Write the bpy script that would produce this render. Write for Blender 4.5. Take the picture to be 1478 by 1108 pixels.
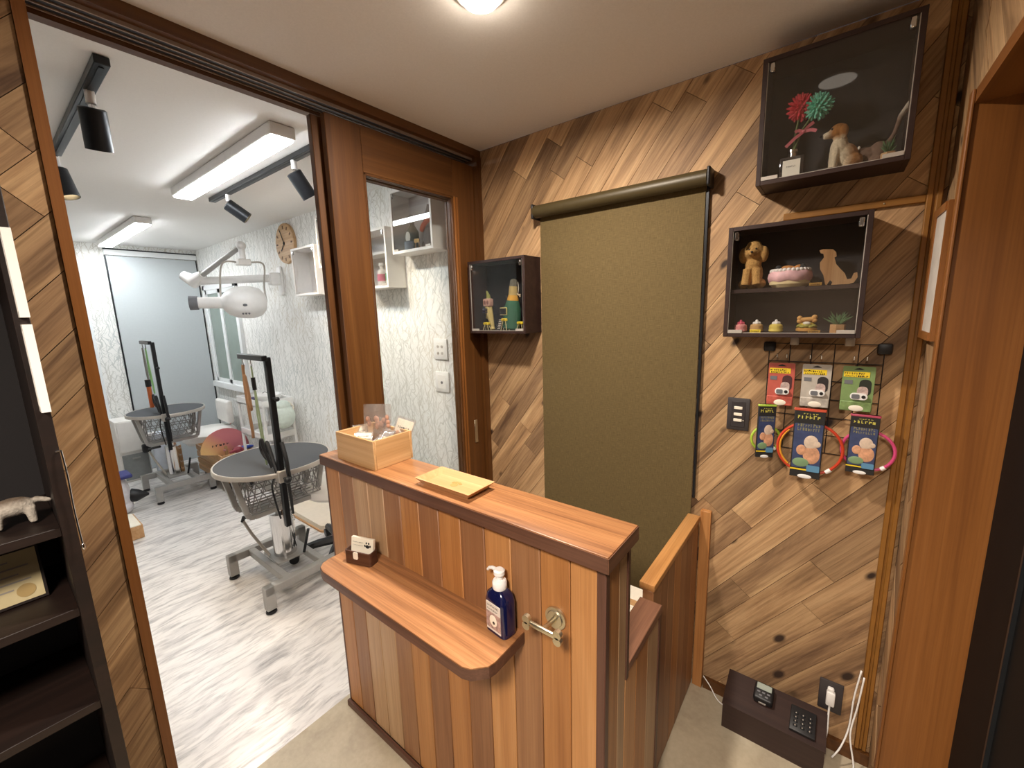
import bpy, bmesh, math, random
from mathutils import Vector, Matrix
random.seed(7)
for o in list(bpy.data.objects): bpy.data.objects.remove(o)
S = bpy.context.scene
COL = S.collection
PI = math.pi

# ------------------------------------------------------------------ camera
CAM = Vector((1.411, -1.612, 1.52)); FPX = 601.0
def _rot(yaw, pitch, roll):
    f = Vector((-math.sin(yaw)*math.cos(pitch), math.cos(yaw)*math.cos(pitch), math.sin(pitch)))
    r = Vector((math.cos(yaw), math.sin(yaw), 0)); d = f.cross(r)
    c, s = math.cos(roll), math.sin(roll)
    return c*r+s*d, -s*r+c*d, f
RGT, DWN, FWD = _rot(math.radians(37.916), math.radians(-9.814), math.radians(1.687))
cam = bpy.data.objects.new('camera', bpy.data.cameras.new('camera')); COL.objects.link(cam)
m = Matrix.Identity(4)
for i in range(3):
    m[i][0] = RGT[i]; m[i][1] = -DWN[i]; m[i][2] = -FWD[i]; m[i][3] = CAM[i]
cam.matrix_world = m
cam.data.sensor_width = 36; cam.data.lens = 36*FPX/1478; cam.data.clip_start = 0.01
S.camera = cam
# a photo pixel gives a ray; the plane a thing touches gives its distance
def ray(x, y): return RGT*((x-739)/FPX)+DWN*((y-554)/FPX)+FWD
def onx(x, y, v): d = ray(x, y); return CAM+d*((v-CAM.x)/d.x)
def ony(x, y, v): d = ray(x, y); return CAM+d*((v-CAM.y)/d.y)
def onz(x, y, v): d = ray(x, y); return CAM+d*((v-CAM.z)/d.z)

# ------------------------------------------------------------------ world, exposure, lamps' strengths
w = bpy.data.worlds.new('world'); S.world = w; w.use_nodes = True
w.node_tree.nodes['Background'].inputs[0].default_value = (0.10, 0.11, 0.13, 1)
w.node_tree.nodes['Background'].inputs[1].default_value = 0.3
S.view_settings.view_transform = 'Standard'; S.view_settings.look = 'None'
S.view_settings.exposure = 0.6; S.view_settings.gamma = 1.0; S.view_settings.use_curve_mapping = False
LED = 33.0          # emission of the grooming room's ceiling fixtures
BULB = 18.0         # watts of each reception downlight
WARM = (1.0, 0.89, 0.77); COOL = (0.93, 0.97, 1.0)
ZC = 2.275          # ceiling height

# ------------------------------------------------------------------ helpers
def lin(h):
    h = h.lstrip('#'); out = []
    for i in (0, 2, 4):
        c = int(h[i:i+2], 16)/255
        out.append(c/12.92 if c <= 0.04045 else ((c+0.055)/1.055)**2.4)
    return (*out, 1)

class NT:
    def __init__(s, name):
        s.m = bpy.data.materials.new(name); s.m.use_nodes = True
        s.t = s.m.node_tree; s.b = s.t.nodes['Principled BSDF']; s.out = s.t.nodes['Material Output']
    def n(s, typ, **kw):
        nd = s.t.nodes.new(typ)
        for k, v in kw.items(): setattr(nd, k, v)
        return nd
    def l(s, a, b): s.t.links.new(a, b)
    def val(s, sock, v):
        if hasattr(v, 'is_linked'): s.l(v, sock)
        else: sock.default_value = v
    def math(s, op, a, b=0.0, clamp=False):
        nd = s.n('ShaderNodeMath', operation=op, use_clamp=clamp); s.val(nd.inputs[0], a); s.val(nd.inputs[1], b); return nd.outputs[0]
    def mix(s, f, a, b, typ='MIX'):
        nd = s.n('ShaderNodeMix', data_type='RGBA', blend_type=typ); s.val(nd.inputs[0], f); s.val(nd.inputs[6], a); s.val(nd.inputs[7], b); return nd.outputs[2]
    def noise(s, vec, scale, detail=4, rough=0.55, dist=0.0):
        nd = s.n('ShaderNodeTexNoise'); s.l(vec, nd.inputs['Vector']); nd.inputs['Scale'].default_value = scale
        nd.inputs['Detail'].default_value = detail; nd.inputs['Roughness'].default_value = rough; nd.inputs['Distortion'].default_value = dist; return nd.outputs[0]
    def map(s, vec, scale=(1, 1, 1), rot=(0, 0, 0)):
        nd = s.n('ShaderNodeMapping'); s.l(vec, nd.inputs[0]); nd.inputs['Scale'].default_value = scale; nd.inputs['Rotation'].default_value = rot; return nd.outputs[0]
    def ramp(s, f, *st):
        nd = s.n('ShaderNodeValToRGB'); s.l(f, nd.inputs[0]); e = nd.color_ramp.elements
        e[0].position, e[0].color = st[0]; e[1].position, e[1].color = st[-1]
        for p, c in st[1:-1]: x = e.new(p); x.color = c
        return nd.outputs[0]
    def coord(s): return s.n('ShaderNodeTexCoord').outputs['Object']
    def bump(s, h, strength=0.2, dist=0.002):
        nd = s.n('ShaderNodeBump'); nd.inputs['Strength'].default_value = strength; nd.inputs['Distance'].default_value = dist
        s.l(h, nd.inputs['Height']); s.l(nd.outputs[0], s.b.inputs['Normal'])
    def base(s, c, rough=0.5, metal=0.0, spec=0.5):
        s.val(s.b.inputs['Base Color'], c); s.val(s.b.inputs['Roughness'], rough); s.b.inputs['Metallic'].default_value = metal
        s.b.inputs['Specular IOR Level'].default_value = spec

def plain(name, c, rough=0.5, metal=0.0, spec=0.5, var=0.06, scale=30):
    k = NT(name); co = k.coord(); f = k.noise(co, scale, 3); c = lin(c)
    a = tuple(min(1, x*(1-var)) for x in c[:3])+(1,); b = tuple(min(1, x*(1+var)) for x in c[:3])+(1,)
    k.base(k.ramp(f, (0.3, a), (0.7, b)), rough, metal, spec); return k.m

def wood(name, dark, mid, light, axis=0, across=14, along=1.1, rand=0.18, rough=0.5, knots=0, bump=0.25, grain=0.5, spec=0.4):
    k = NT(name); co = k.coord(); oi = k.n('ShaderNodeObjectInfo').outputs['Random']
    off = k.n('ShaderNodeVectorMath', operation='ADD'); k.l(co, off.inputs[0])
    cx = k.n('ShaderNodeCombineXYZ'); k.l(k.math('MULTIPLY', oi, 37.3), cx.inputs[0]); k.l(k.math('MULTIPLY', oi, 71.9), cx.inputs[1]); k.l(k.math('MULTIPLY', oi, 53.1), cx.inputs[2])
    k.l(cx.outputs[0], off.inputs[1]); v = off.outputs[0]
    sc = [across]*3; sc[axis] = along
    f1 = k.noise(k.map(v, tuple(sc)), 1.0, 5, 0.6, 0.8)
    sc2 = [across*9]*3; sc2[axis] = along*2.5
    f2 = k.noise(k.map(v, tuple(sc2)), 1.0, 4, 0.65, 0.3)
    c = k.ramp(f1, (0.30, lin(dark)), (0.5, lin(mid)), (0.72, lin(light)))
    g = k.ramp(f2, (0.30, (0.55, 0.5, 0.46, 1)), (0.62, (1.08, 1.08, 1.08, 1)))
    c = k.mix(grain, c, k.mix(1.0, c, g, 'MULTIPLY'))
    if knots:
        s3 = [9.0]*3; s3[axis] = 5.0
        vo = k.n('ShaderNodeTexVoronoi'); k.l(k.map(v, tuple(s3)), vo.inputs['Vector']); vo.inputs['Scale'].default_value = 1.0; vo.inputs['Randomness'].default_value = 1.0
        kn = k.math('MULTIPLY', k.math('SUBTRACT', knots, vo.outputs['Distance']), 14, True)
        c = k.mix(kn, c, lin('#35251c'))
    rv = k.n('ShaderNodeMapRange'); k.l(oi, rv.inputs[0]); rv.inputs[3].default_value = 1-rand; rv.inputs[4].default_value = 1+rand
    hs = k.n('ShaderNodeHueSaturation'); k.l(rv.outputs[0], hs.inputs['Value']); k.l(c, hs.inputs['Color'])
    k.base(hs.outputs[0], rough, 0, spec)
    if bump: k.bump(f2, bump, 0.001)
    return k.m

def emit(name, c, st):
    k = NT(name); k.base((0.8, 0.8, 0.8, 1), 0.5); k.b.inputs['Emission Color'].default_value = (*c, 1); k.b.inputs['Emission Strength'].default_value = st; return k.m

def pane(name, tint=(1, 1, 1), refl=1.0, haze=0.0):
    k = NT(name); tr = k.n('ShaderNodeBsdfTransparent'); tr.inputs[0].default_value = (*tint, 1)
    gl = k.n('ShaderNodeBsdfGlossy'); gl.inputs['Roughness'].default_value = 0.015
    ge = k.n('ShaderNodeNewGeometry'); dt = k.n('ShaderNodeVectorMath', operation='DOT_PRODUCT'); k.l(ge.outputs['Normal'], dt.inputs[0]); k.l(ge.outputs['Incoming'], dt.inputs[1])
    fr = k.math('ADD', k.math('MULTIPLY', k.math('POWER', k.math('SUBTRACT', 1.0, k.math('ABSOLUTE', dt.outputs['Value'])), 5.0), 0.96), 0.04)
    mx = k.n('ShaderNodeMixShader'); k.l(k.math('MULTIPLY', fr, refl, True), mx.inputs[0]); k.l(tr.outputs[0], mx.inputs[1]); k.l(gl.outputs[0], mx.inputs[2])
    if haze:
        df = k.n('ShaderNodeBsdfDiffuse'); df.inputs[0].default_value = (0.9, 0.88, 0.86, 1); m2 = k.n('ShaderNodeMixShader'); m2.inputs[0].default_value = haze
        k.l(mx.outputs[0], m2.inputs[1]); k.l(df.outputs[0], m2.inputs[2]); mx = m2; gl.inputs['Roughness'].default_value = 0.12
    k.l(mx.outputs[0], k.out.inputs[0]); return k.m

class M:
    """collects shapes; build() links them as ONE mesh object"""
    def __init__(s): s.bm = bmesh.new()
    def _add(s, b2, mat=None):
        me = bpy.data.meshes.new('tmp'); b2.to_mesh(me); b2.free()
        if mat is not None: me.transform(mat)
        s.bm.from_mesh(me); bpy.data.meshes.remove(me); return s
    def box(s, lo, hi, bev=0.0, seg=1, mat=None):
        b = bmesh.new(); bmesh.ops.create_cube(b, size=1)
        c = [(lo[i]+hi[i])/2 for i in range(3)]; d = [abs(hi[i]-lo[i]) for i in range(3)]
        for v in b.verts: v.co = Vector([c[i]+v.co[i]*d[i] for i in range(3)])
        if bev: bmesh.ops.bevel(b, geom=b.edges[:], offset=min(bev, min(d)*0.45), segments=seg, profile=0.5, affect='EDGES')
        return s._add(b, mat)
    def bar(s, p, q, w, h, bev=0.0, up=(0, 0, 1)):
        p, q = Vector(p), Vector(q); d = q-p; L = d.length; x = d.normalized(); u = Vector(up)
        if abs(x.dot(u)) > 0.99: u = Vector((1, 0, 0))
        y = u.cross(x).normalized(); z = x.cross(y)
        mt = Matrix((x, y, z)).transposed().to_4x4(); mt.translation = p
        return s.box((0, -w/2, -h/2), (L, w/2, h/2), bev, 1, mt)
    def cyl(s, p, q, r0, r1=None, n=20, caps=True):
        r1 = r0 if r1 is None else r1; p, q = Vector(p), Vector(q); d = q-p
        b = bmesh.new(); bmesh.ops.create_cone(b, cap_ends=caps, segments=n, radius1=max(r0, 1e-5), radius2=max(r1, 1e-5), depth=d.length)
        mt = Matrix.Translation((p+q)/2) @ d.to_track_quat('Z', 'Y').to_matrix().to_4x4()
        return s._add(b, mt)
    def tube(s, pts, r, n=8, closed=False):
        pts = [Vector(p) for p in pts]; b = bmesh.new(); rings = []; N = len(pts)
        rs = r if isinstance(r, (list, tuple)) else [r]*N
        t0 = None; nrm = None
        for i, p in enumerate(pts):
            a = pts[(i-1) % N] if (closed or i > 0) else p; c = pts[(i+1) % N] if (closed or i < N-1) else p
            t = (c-a).normalized()
            if nrm is None:
                u = Vector((0, 0, 1)) if abs(t.z) < 0.9 else Vector((1, 0, 0)); nrm = t.cross(u).normalized()
            else:
                nrm = (nrm-t*nrm.dot(t)).normalized()
            bi = t.cross(nrm)
            rings.append([b.verts.new(p+(nrm*math.cos(2*PI*j/n)+bi*math.sin(2*PI*j/n))*rs[i]) for j in range(n)])
        for i in range(N if closed else N-1):
            A, B = rings[i], rings[(i+1) % N]
            for j in range(n): b.faces.new((A[j], A[(j+1) % n], B[(j+1) % n], B[j]))
        if not closed:
            b.faces.new(rings[0][::-1]); b.faces.new(rings[-1])
        return s._add(b)
    def lathe(s, prof, n=28, mat=None):
        b = bmesh.new(); rings = []
        for r, z in prof: rings.append([b.verts.new((max(r, 1e-4)*math.cos(2*PI*j/n), max(r, 1e-4)*math.sin(2*PI*j/n), z)) for j in range(n)])
        for A, B in zip(rings, rings[1:]):
            for j in range(n): b.faces.new((A[j], A[(j+1) % n], B[(j+1) % n], B[j]))
        b.faces.new(rings[0][::-1]); b.faces.new(rings[-1]); return s._add(b, mat)
    def prism(s, poly, t0, t1, axis=2, mat=None):
        """poly 2-D outline; axis = extrusion axis (0: poly is y,z; 1: x,z; 2: x,y)"""
        b = bmesh.new()
        def P(u, v, t): return {0: (t, u, v), 1: (u, t, v), 2: (u, v, t)}[axis]
        A = [b.verts.new(P(u, v, t0)) for u, v in poly]; B = [b.verts.new(P(u, v, t1)) for u, v in poly]; n = len(poly)
        b.faces.new(A[::-1]); b.faces.new(B)
        for i in range(n): b.faces.new((A[i], A[(i+1) % n], B[(i+1) % n], B[i]))
        bmesh.ops.recalc_face_normals(b, faces=b.faces[:]); return s._add(b, mat)
    def ell(s, c, r, rot=None, n=14):
        b = bmesh.new(); bmesh.ops.create_uvsphere(b, u_segments=n, v_segments=max(6, n//2+2), radius=1)
        mt = Matrix.Translation(Vector(c)) @ (rot.to_4x4() if rot else Matrix.Identity(4)) @ Matrix.Diagonal((*r, 1)) if not isinstance(r, (int, float)) else Matrix.Translation(Vector(c)) @ Matrix.Scale(r, 4)
        return s._add(b, mt)
    def build(s, name, mat, parent=None, loc=None, smooth=40, flip=True):
        bmesh.ops.recalc_face_normals(s.bm, faces=s.bm.faces[:])
        me = bpy.data.meshes.new(name); s.bm.to_mesh(me); s.bm.free(); me.materials.append(mat)
        if smooth:
            me.shade_smooth(); me.set_sharp_from_angle(angle=math.radians(smooth))
        o = bpy.data.objects.new(name, me); COL.objects.link(o)
        if loc is not None: o.location = loc
        if parent is not None: o.parent = parent
        return o

def tag(o, label=None, cat=None, group=None, kind=None):
    if label: o['label'] = label
    if cat: o['category'] = cat
    if group: o['group'] = group
    if kind: o['kind'] = kind
    return o
def thing(name, label, cat, loc=(0, 0, 0), rz=0.0, group=None):
    o = bpy.data.objects.new(name, None); COL.objects.link(o); o.empty_display_size = 0.05
    o.location = loc; o.rotation_euler = (0, 0, rz); return tag(o, label, cat, group)
def copy_tree(o, parent=None):
    c = o.copy(); COL.objects.link(c); c.parent = parent
    for ch in list(o.children): copy_tree(ch, c)
    return c
def rrect(x0, x1, y0, y1, r, n=5):
    pts = []
    for cx, cy, a in ((x1-r, y1-r, 0), (x0+r, y1-r, 90), (x0+r, y0+r, 180), (x1-r, y0+r, 270)):
        for i in range(n+1):
            t = math.radians(a+90*i/n); pts.append((cx+r*math.cos(t), cy+r*math.sin(t)))
    return pts
def blob(name, shapes, mat, parent=None, voxel=0.002, loc=None):
    """one continuous body: ellipsoids and tapered limbs fused by a voxel remesh"""
    q = M()
    for sh in shapes:
        if sh[0] == 'e': q.ell(sh[1], sh[2], Matrix.Rotation(sh[3], 3, 'Y') if len(sh) > 3 else None, 12)
        else: q.tube(sh[1], sh[2], 8)
    o = q.build(name, mat, parent, loc, smooth=180)
    md = o.modifiers.new('fuse', 'REMESH'); md.mode = 'VOXEL'; md.voxel_size = voxel; md.use_smooth_shade = True
    sm = o.modifiers.new('soft', 'SMOOTH'); sm.iterations = 3; sm.factor = 0.5
    return o

# ------------------------------------------------------------------ materials
MW = wood('weathered_plank', '#6b503b', '#a3825f', '#c4a277', 0, 13, 1.6, 0.17, 0.62, knots=0.15, bump=0.35, grain=0.85)
MW2 = wood('weathered_plank_light', '#86684a', '#b9946b', '#d0ae83', 0, 13, 1.6, 0.15, 0.62, knots=0.13, bump=0.35, grain=0.8)
M_CEIL = plain('ceiling_paper', '#eae5e1', 0.9, var=0.03, scale=220)
M_CEILW = plain('white_ceiling_paper', '#f0eeeb', 0.9, var=0.02, scale=220)
M_DOOR = wood('red_brown_door_wood', '#4b2d13', '#5a3718', '#684320', 2, 26, 0.8, 0.06, 0.42, bump=0.08, grain=0.35)
M_DOORH = wood('red_brown_rail_wood', '#4b2d13', '#5a3718', '#684320', 1, 26, 0.8, 0.06, 0.42, bump=0.08, grain=0.35)
M_JAMB = wood('orange_brown_jamb_wood', '#774820', '#885527', '#946031', 2, 24, 0.7, 0.05, 0.42, bump=0.06, grain=0.3)
M_JAMBH = wood('orange_brown_header_wood', '#774820', '#885527', '#946031', 1, 24, 0.7, 0.05, 0.42, bump=0.06, grain=0.3)
M_WALTOP = wood('walnut_top', '#7a5034', '#a6734a', '#bc8a5c', 0, 26, 1.3, 0.04, 0.36, bump=0.1, grain=0.7)
M_WALX = wood('walnut_trim', '#4c3125', '#5c3d2f', '#6b4a3a', 0, 22, 1.2, 0.08, 0.45, bump=0.1)
M_WALZ = wood('walnut_upright_trim', '#4a3026', '#5a3b2f', '#674638', 2, 22, 1.2, 0.08, 0.45, bump=0.1)
M_WALY = wood('walnut_sill', '#5c3c2e', '#74503c', '#855c46', 1, 22, 1.2, 0.08, 0.45, bump=0.1)
CEDAR = [wood('cedar_plank_%s' % n, *c, 2, 20, 0.9, 0.07, 0.42, bump=0.1, grain=0.4) for n, c in
         dict(honey=('#a87243', '#bb8450', '#c7935f'), amber=('#996335', '#ac7543', '#b8834f'), brown=('#855a3b', '#956946', '#a17651'),
              umber=('#794f32', '#895d3d', '#956a48'), tan=('#a37e5b', '#b4906b', '#c19f7a')).items()]
M_RAIL = wood('cedar_rail', '#a87340', '#be8850', '#ca9861', 1, 26, 1.0, 0.04, 0.38, bump=0.08, grain=0.4)
M_DARKBOX = wood('dark_brown_melamine', '#2b1c19', '#34231f', '#3d2b25', 0, 30, 1.0, 0.05, 0.45, bump=0.03, grain=0.3)
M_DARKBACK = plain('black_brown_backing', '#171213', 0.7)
M_SHELFD = wood('espresso_wood_shaded', '#150d0a', '#1c110d', '#241712', 1, 24, 1.0, 0.05, 0.5, bump=0.05, grain=0.4)  # espresso brown blackened further, putting the unlit interior's shade into the colour
M_BAMBOO = wood('bamboo', '#bd9362', '#cca271', '#d6b082', 0, 40, 1.0, 0.03, 0.4, bump=0.05, grain=0.25)
M_BAMBOOY = wood('bamboo_cross', '#bd9362', '#cca271', '#d6b082', 1, 40, 1.0, 0.03, 0.4, bump=0.05, grain=0.25)
M_TRAY = wood('pale_tray_wood', '#bb8d5e', '#c69a6b', '#cfa77a', 0, 34, 0.9, 0.03, 0.4, bump=0.05, grain=0.25)
M_MUST = plain('mustard_wood_moulding', '#8a5c22', 0.5, var=0.1)
M_GLASS = pane('clear_pane', (0.97, 0.98, 0.98), 1.0)
M_GLASSD = pane('case_pane', (0.93, 0.94, 0.95), 1.6)
M_BAG = pane('clear_film', (0.93, 0.92, 0.91), 3.0, 0.10)
M_CHROME = plain('chrome', '#d8d8d8', 0.12, 1.0, var=0.02)
M_STEEL = plain('painted_steel_grey', '#aaa8a4', 0.4, 0.15, var=0.04)
M_ALU = plain('aluminium_trim', '#c2bbb2', 0.35, 0.4, var=0.03)
M_NICKEL = plain('brushed_nickel', '#c9bfa5', 0.28, 0.9, var=0.05)
M_BLACK = plain('black_plastic', '#17171a', 0.45)
M_BLACKM = plain('black_metal', '#26282b', 0.35, 0.4)
M_GREYP = plain('grey_plastic', '#6e6f74', 0.5)
M_WHITE = plain('white_plastic', '#efedea', 0.4, var=0.02)
M_WHITEB = plain('white_laminate', '#f0ece6', 0.45, var=0.02)
M_WFRAME = plain('white_window_frame', '#eceeee', 0.4, var=0.02)
M_GREYDOOR = plain('pale_grey_door_laminate', '#c3c9cb', 0.5, var=0.015, scale=60)
M_FROST = plain('frosted_window_glass', '#8d9a92', 0.25, var=0.05, scale=6)
M_RUBBER = plain('dark_grey_rubber_mat', '#47494c', 0.95, var=0.12, scale=400)
M_PAPER = plain('white_paper', '#efe6d4', 0.7, var=0.03)
M_INK = plain('black_ink', '#22201f', 0.7)
M_GREYINK = plain('grey_ink', '#8c857c', 0.7)
M_YELLOW = plain('yellow_card', '#f0cf2c', 0.55, var=0.05)

def floor_vinyl():
    k = NT('white_streaked_vinyl'); co = k.coord()
    wv = k.noise(co, 2.2, 3)
    cc = k.n('ShaderNodeVectorMath', operation='ADD'); k.l(co, cc.inputs[0]); mm = k.n('ShaderNodeVectorMath', operation='SCALE')
    cv = k.n('ShaderNodeCombineXYZ'); k.l(k.math('SUBTRACT', wv, 0.5), cv.inputs[0]); k.l(cv.outputs[0], mm.inputs[0]); mm.inputs['Scale'].default_value = 0.12
    k.l(mm.outputs[0], cc.inputs[1])
    f = k.noise(k.map(cc.outputs[0], (40, 6.5, 1), (0, 0, 0.12)), 1.0, 6, 0.66, 0.35)
    c = k.ramp(f, (0.30, lin('#a3a0a0')), (0.41, lin('#cbc7c4')), (0.52, lin('#e6e2de')), (0.75, lin('#eeebe8')))
    g = k.noise(k.map(cc.outputs[0], (13, 2.6, 1), (0, 0, 0.16)), 1.0, 4, 0.6, 0.4)
    c = k.mix(0.55, c, k.mix(1.0, c, k.ramp(g, (0.33, lin('#b9b7ba')), (0.5, (1, 1, 1, 1))), 'MULTIPLY')); k.base(c, 0.33, 0, 0.5); return k.m
def floor_stone():
    k = NT('beige_stone_vinyl'); co = k.coord(); f = k.noise(co, 7, 6, 0.6, 0.6); g = k.noise(co, 60, 4)
    c = k.ramp(f, (0.3, lin('#a3957f')), (0.55, lin('#b5a890')), (0.75, lin('#c0b49d')))
    c = k.mix(0.15, c, k.ramp(g, (0.3, lin('#8f836f')), (0.7, lin('#cdc2ad')))); k.base(c, 0.42, 0, 0.45); return k.m
def tree_paper():
    k = NT('bare_tree_wallpaper'); co = k.coord()
    sx = k.n('ShaderNodeSeparateXYZ'); k.l(co, sx.inputs[0])
    hx = k.math('ADD', sx.outputs[0], sx.outputs[1]); hz = sx.outputs[2]
    wob = k.math('ADD', k.math('MULTIPLY', k.math('SUBTRACT', k.noise(co, 4.0, 3), 0.5), 0.12), k.math('MULTIPLY', k.math('SUBTRACT', k.noise(co, 16, 3), 0.5), 0.030))
    def lines(tilt, freq, half, seed, lo):
        t = math.radians(tilt); u = k.math('ADD', k.math('ADD', k.math('MULTIPLY', hx, math.cos(t)), k.math('MULTIPLY', hz, math.sin(t))), wob)
        u = k.math('ADD', k.math('MULTIPLY', u, freq), seed)
        dd = k.math('ABSOLUTE', k.math('SUBTRACT', k.math('FRACT', u), 0.5)); ln = k.math('MULTIPLY', k.math('SUBTRACT', half*freq, dd), 2.2/(half*freq), True)
        if lo:
            sh = k.n('ShaderNodeVectorMath', operation='ADD'); k.l(co, sh.inputs[0]); sh.inputs[1].default_value = (seed*13.7, seed*5.1, seed*9.3)
            ln = k.math('MULTIPLY', ln, k.math('MULTIPLY', k.math('SUBTRACT', k.noise(sh.outputs[0], 9.0, 2), lo), 12, True))
        return ln
    ln = lines(0, 8, 0.0045, 0.0, 0.30)
    for args in ((22, 13, 0.0034, 0.3, 0.44), (-24, 13, 0.0034, 0.7, 0.44), (10, 12, 0.0036, 0.2, 0.42), (-10, 14, 0.0034, 0.55, 0.44), (46, 21, 0.0026, 0.9, 0.47), (-48, 21, 0.0026, 1.3, 0.47), (34, 24, 0.0024, 1.9, 0.48), (-35, 24, 0.0024, 2.4, 0.48)):
        ln = k.math('MAXIMUM', ln, lines(*args))
    tone = k.ramp(k.noise(co, 1.6, 2), (0.35, lin('#b4bbb9')), (0.58, lin('#c6c1b6')), (0.72, lin('#d8c8ac')))
    c = k.mix(k.math('MULTIPLY', ln, 0.68), lin('#f3f2ee'), tone); k.base(c, 0.75, 0, 0.3); return k.m
def shade_cloth():
    k = NT('olive_woven_shade'); co = k.coord()
    f = k.noise(k.map(co, (600, 1, 40)), 1, 3); g = k.noise(k.map(co, (40, 1, 600)), 1, 3)
    c = k.ramp(k.math('ADD', k.math('MULTIPLY', f, 0.5), k.math('MULTIPLY', g, 0.5)), (0.35, lin('#55472b')), (0.65, lin('#71603e'))); k.base(c, 0.8, 0, 0.25); k.bump(f, 0.15, 0.001); return k.m
M_VINYL, M_STONE, M_TREES, M_SHADE = floor_vinyl(), floor_stone(), tree_paper(), shade_cloth()

# ------------------------------------------------------------------ the setting
def struct(name, lo, hi, mat, label=None, bev=0, parent=None):
    o = M().box(lo, hi, bev).build(name, mat, parent, smooth=0)
    if parent is None: tag(o, label, None, None, 'structure')
    return o
XG, YG = -4.2, 0.03
struct('floor', (-0.045, -3.3, -0.05), (1.9, 0.0, 0), M_STONE, 'beige stone-look floor of the reception corner')
struct('floor', (XG-0.1, -3.3, -0.05), (-0.045, 0.1, 0), M_VINYL, 'white floor with grey streaks in the grooming room')
struct('ceiling', (-0.13, -3.3, ZC), (1.9, 0.0, ZC+0.05), M_CEIL, 'warm off-white papered ceiling over the reception counter')
struct('ceiling', (XG-0.1, -3.3, ZC), (-0.13, 0.1, ZC+0.05), M_CEILW, 'white ceiling of the grooming room with strip lights')
WA = struct('wall_back', (0.0, 0.012, -0.02), (1.72, 0.08, ZC), M_DARKBACK, 'wall of diagonal weathered planks behind the roller shade')
WB = struct('wall_left', (-0.13, -3.3, 0), (-0.010, -1.456, ZC), M_DARKBACK, 'narrow wall of diagonal planks left of the wide doorway')
WC = struct('wall_right', (1.622, -0.205, 0), (1.72, 0.012, ZC), M_DARKBACK, 'narrow plank wall beside the orange-brown door jamb')
M().box((1.622, -3.3, 1.958), (1.72, -0.205, ZC)).build('wall_panel', M_DARKBACK, WC, smooth=0)
struct('wall_front', (-0.13, -3.36, 0), (1.9, -3.3, ZC), plain('dim_entrance_wall', '#7d6a58', 0.8), 'plain wall behind the viewpoint')
struct('wall_grooming_right', (XG-0.1, YG, 0), (-0.03, YG+0.06, ZC), M_TREES, 'white wallpaper wall with grey bare trees, carrying the clock')
struct('wall_grooming_back', (XG-0.06, -3.3, 0), (XG, YG, ZC), M_TREES, 'far wallpapered wall with the pale grey door')
struct('wall_grooming_left', (XG-0.06, -3.36, 0), (-0.13, -3.3, ZC), M_TREES, 'far side wall of the grooming room')

def clip(poly, W, H, x0=0.0, y0=0.0):
    for ax, v, sg in ((0, x0, 1), (0, W, -1), (1, y0, 1), (1, H, -1)):
        out = []
        for i in range(len(poly)):
            a, b = poly[i], poly[(i+1) % len(poly)]
            da, db = (a[ax]-v)*sg, (b[ax]-v)*sg
            if da >= 0: out.append(a)
            if (da >= 0) != (db >= 0):
                t = da/(da-db); out.append((a[0]+(b[0]-a[0])*t, a[1]+(b[1]-a[1])*t))
        poly = out
        if len(poly) < 3: return []
    return poly
def planks(parent, org, U, V, W, H, ang, seed, x0=0.0, y0=0.0, width=0.0885, th=0.012):
    """diagonal boards laid on a rectangle of a wall; U,V span it, boards proud along the normal"""
    rnd = random.Random(seed); U, V, O = Vector(U), Vector(V), Vector(org); N = U.cross(V)
    ca, sa = math.cos(ang), math.sin(ang); u2 = U*ca+V*sa; v2 = -U*sa+V*ca
    R = W+H+1
    for k in range(int(-R/width), int(R/width)+1):
        t = -R+rnd.uniform(0, 0.8)
        while t < R:
            L = rnd.choice((0.45, 0.62, 0.8, 0.98)); g = 0.0008
            loc = [(t+g, k*width+g), (t+L-g, k*width+g), (t+L-g, (k+1)*width-g), (t+g, (k+1)*width-g)]
            pts = clip([(a*ca-b*sa, a*sa+b*ca) for a, b in loc], W, H, x0, y0)
            if len(pts) >= 3:
                ar = abs(sum(pts[i][0]*pts[(i+1) % len(pts)][1]-pts[(i+1) % len(pts)][0]*pts[i][1] for i in range(len(pts))))/2
                if ar > 2e-5:
                    cx = sum(p[0] for p in pts)/len(pts); cy = sum(p[1] for p in pts)/len(pts)
                    lp = [((a-cx)*ca+(b-cy)*sa, -(a-cx)*sa+(b-cy)*ca) for a, b in pts]
                    d = th+rnd.uniform(-0.0008, 0.0008)
                    o = M().prism(lp, 0, d).build('plank', MW2 if rnd.random() < 0.55 else MW, parent, smooth=0)
                    mt = Matrix((u2, v2, N)).transposed().to_4x4(); mt.translation = O+U*cx+V*cy; o.matrix_basis = mt
            t += L
planks(WA, (0, 0.012, 0), (1, 0, 0), (0, 0, 1), 1.612, ZC-0.001, math.radians(52.5), 11)
planks(WC, (1.622, 0.0, 0), (0, -1, 0), (0, 0, 1), 0.205, ZC-0.001, math.radians(127.5), 5, th=0.010)
planks(WC, (1.622, 0.0, 0), (0, -1, 0), (0, 0, 1), 1.9, ZC-0.001, math.radians(127.5), 6, 0.206, 1.959, th=0.010)
planks(WB, (-0.010, -1.9, 0), (0, 1, 0), (0, 0, 1), 0.443, ZC-0.001, math.radians(47), 9, th=0.010)

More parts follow.
